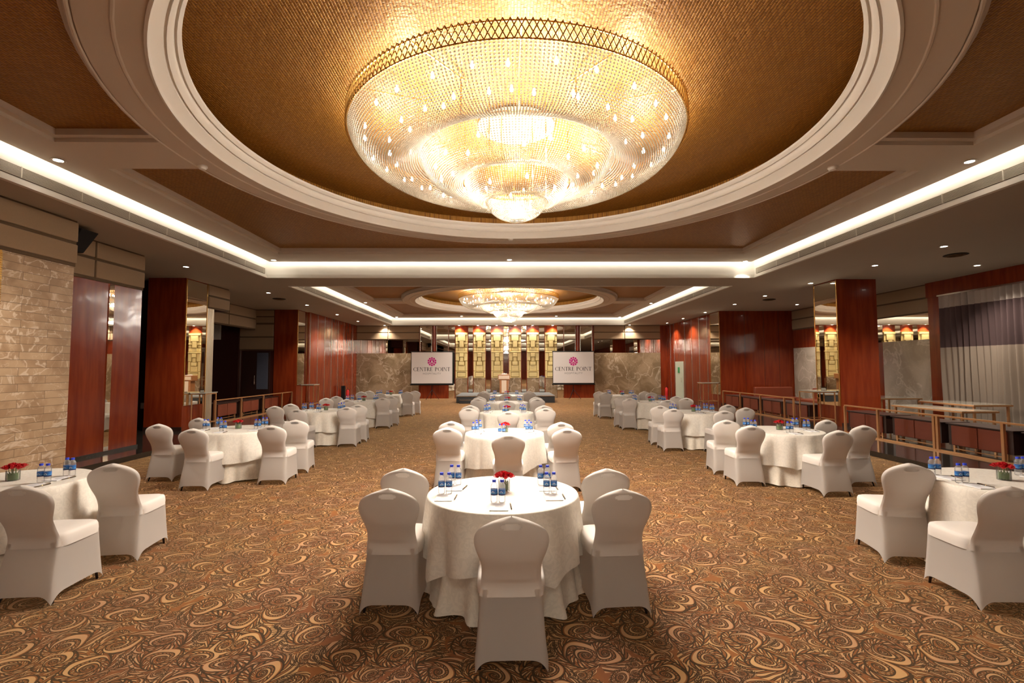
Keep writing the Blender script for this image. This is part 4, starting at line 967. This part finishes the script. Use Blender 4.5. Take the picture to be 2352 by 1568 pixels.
# ================================================================== RAILINGS, CABINETS, CONSOLES
def rail(name_lab, x, ys, z0=.1, z1=.80):
    R = empty('railing', (x, (ys[0]+ys[-1])/2, z0)); tag(R, name_lab, 'railing'); o = (-x, -(ys[0]+ys[-1])/2, -z0)
    MB().box(x-.025, x+.025, ys[0], ys[-1], z1-.03, z1).build('top_rail', M['copper'], R, loc=o)
    MB().box(x-.025, x+.025, ys[0], ys[-1], z0, z0+.03).build('bottom_rail', M['copper'], R, loc=o)
    for y in ys: MB().box(x-.022, x+.022, y-.025, y+.025, z0+.03, z1-.03).build('post', M['copper'], R, loc=o)
    return R
rail('copper gold railing with wide bays at the near right', 8.5, [6.8, 8.24, 9.50, 9.58, 11.03, 12.1])
rail('copper gold railing between the two right columns', 8.88, [14.9, 15.4, 16.85, 18.3, 19.75])
rail('copper gold railing between the two left columns', -8.8, [14.9, 16.4, 17.88, 19.36, 20.25])
def make_cab():
    R = empty('sideboard')   # front towards -x
    MB().box(.03, .55, -.62, .62, .10, .50).build('body', M['consolebody'], R)
    MB().box(.0, .60, -.65, .65, .50, .525).build('top', M['consolebody'], R, bevel=.005)
    for s in (-1, 1):
        MB().box(.0, .03, -.53 if s < 0 else .01, -.01 if s < 0 else .53, .11, .49).build('door', M['consolepanel'], R, bevel=.006)
        for x in (.04, .52): MB().box(x-.02, x+.02, s*.5-.02, s*.5+.02, 0, .10).build('leg', M['copper'], R)
    MB().box(.02, .04, -.5, .5, .03, .045).build('stretcher', M['copper'], R)
    return R
CAB = Protos(make_cab())
for i, y in enumerate((9.03, 10.43, 11.86, 7.6)):
    CAB.place((8.82, y, .1), 0, 'low dark sideboard with two red doors behind the near right railing, ' + ['second from the camera', 'third from the camera', 'farthest one', 'nearest the camera'][i], 'sideboard', 'sideboards behind the near right railing')
for i, y in enumerate((15.3, 16.75, 18.2, 19.65)):
    CAB.place((9.2, y, .08), 0, f'low sideboard with red doors between the right columns, {ORD[i]} from the camera', 'sideboard', 'sideboards between the right columns')
for i, y in enumerate((16.35, 17.85, 19.4)):
    CAB.place((-9.22, y, .1), PI, f'low sideboard with red doors between the left columns, {ORD[i]} from the camera', 'sideboard', 'sideboards between the left columns')
def console(loc, dx, dy, h, lab):
    R = empty('console_table', loc); tag(R, lab, 'console table', 'tall console tables beside the columns')
    MB().box(-dx/2, dx/2, -dy/2, dy/2, h-.03, h).build('top', M['hatch'], R)
    for sx in (-1, 1):
        for sy in (-1, 1): MB().box(sx*(dx/2-.03)-.013, sx*(dx/2-.03)+.013, sy*(dy/2-.03)-.013, sy*(dy/2-.03)+.013, 0, h-.03).build('leg', M['copper'], R)
    for zb, nm in ((h-.06, 'upper_frame_bar'), (.16, 'lower_frame_bar')):
        for s in (-1, 1):
            MB().box(-dx/2+.03, dx/2-.03, s*(dy/2-.03)-.01, s*(dy/2-.03)+.01, zb, zb+.025).build(nm, M['copper'], R)
            MB().box(s*(dx/2-.03)-.01, s*(dx/2-.03)+.01, -dy/2+.03, dy/2-.03, zb, zb+.025).build(nm, M['copper'], R)
console((8.93, 13.85, .1), .66, .7, .98, 'tall slim gold-framed console beside the nearer right column')
console((-8.37, 13.68, .1), .42, .56, 1.0, 'tall slim gold-framed console beside the nearer left column')
console((8.94, 21.35, .1), .7, .6, .98, 'tall slim gold-framed console beside the farther right column')
console((-8.25, 20.75, .1), .55, .6, .98, 'tall slim gold-framed console beside the farther left column')
def dtable(loc, dx, dy, h, lab, m='hatch'):
    R = empty('display_table', loc); tag(R, lab, 'table', 'display tables behind the right railing')
    MB().box(-dx/2, dx/2, -dy/2, dy/2, h-.05, h).build('top', M[m], R)
    MB().box(-dx/2-.015, dx/2+.015, -dy/2-.015, dy/2+.015, h-.045, h-.01).build('top_edge', M['copper'], R)
    for sx in (-1, 1):
        for sy in (-1, 1): MB().box(sx*(dx/2-.05)-.02, sx*(dx/2-.05)+.02, sy*(dy/2-.05)-.02, sy*(dy/2-.05)+.02, 0, h-.05).build('leg', M['copper'], R)
dtable((10.3, 11.4, .1), .8, 1.9, .68, 'low glass-topped table behind the near right railing')
dtable((11.3, 11.9, .1), .9, 1.5, .76, 'glass-topped table in front of the banded curtain')
dtable((11.5, 14.6, .1), 1.2, 1.2, .74, 'glass-topped table in front of the marble panel')
def make_sofa(dx):
    R = empty('banquette')
    MB().box(-dx/2, dx/2, -.4, .4, .0, .42).build('seat', M['consolepanel'], R, bevel=.03)
    MB().box(-dx/2, dx/2, .25, .42, .3, .82).build('backrest', M['consolepanel'], R, bevel=.04); return R
s1 = make_sofa(1.6); s1.location = (11.2, 19.9, .1); tag(s1, 'dark red banquette in front of the broad red end wall', 'banquette')
s2 = make_sofa(1.4); s2.location = (11.75, 18.2, .1); s2.rotation_euler = (0, 0, -PI/2); tag(s2, 'dark red banquette against the marble of the right wall', 'banquette')
# wall speaker
sp = empty('loudspeaker', (-7.42, 8.42, 3.98)); tag(sp, 'black loudspeaker hanging under the ceiling by the left marble pier', 'loudspeaker')
MB().add([(-.13, -.16, -.20), (.02, -.16, -.20), (.02, .12, -.20), (-.13, .12, -.20), (-.17, -.18, .18), (.24, -.18, .16), (.24, .16, .16), (-.17, .16, .18)], [(3, 2, 1, 0), (4, 5, 6, 7), (0, 1, 5, 4), (1, 2, 6, 5), (2, 3, 7, 6), (3, 0, 4, 7)]).build('cabinet', M['black'], sp, bevel=.01)
MB().box(-.03, .03, -.03, .03, .17, .22).box(-.25, -.0, -.02, .02, .10, .14).build('bracket', M['dark'], sp)
MB().box(-.04, .0, -.168, -.160, -.14, -.13).build('badge', M['metal'], sp)
# extinguishers
def make_ext():
    R = empty('fire_extinguisher')
    MB().lathe([(0, 0), (.075, .0), (.08, .02), (.08, .42), (.06, .48), (.025, .51), (.025, .54), (0, .54)], 20).build('cylinder', M['exting'], R, smooth=True, auto=50)
    MB().box(-.02, .02, -.07, .04, .54, .56).box(-.02, .02, -.09, .03, .575, .59).build('valve_handle', M['black'], R)
    MB().tube([(0, .03, .55), (.08, .05, .5), (.10, .04, .3), (.09, .02, .1)], .012, 8).build('hose', M['black'], R, smooth=True)
    return R
EX = Protos(make_ext())
EX.place((-8.33, 25.9, .1), 0, 'red fire extinguisher on the floor at the far left corner', 'fire extinguisher', 'fire extinguishers')
EX.place((9.15, 27.5, .1), 0, 'red fire extinguisher on the floor at the far right corner', 'fire extinguisher', 'fire extinguishers')
bs = MB().box(-.09, .09, -.06, .06, 0, .75).box(-.14, .14, -.1, .1, 0, .03).build('black_stand', M['black'], loc=(-8.33, 25.2, .1)); tag(bs, 'narrow black stand beside the far left fire extinguisher', 'stand')
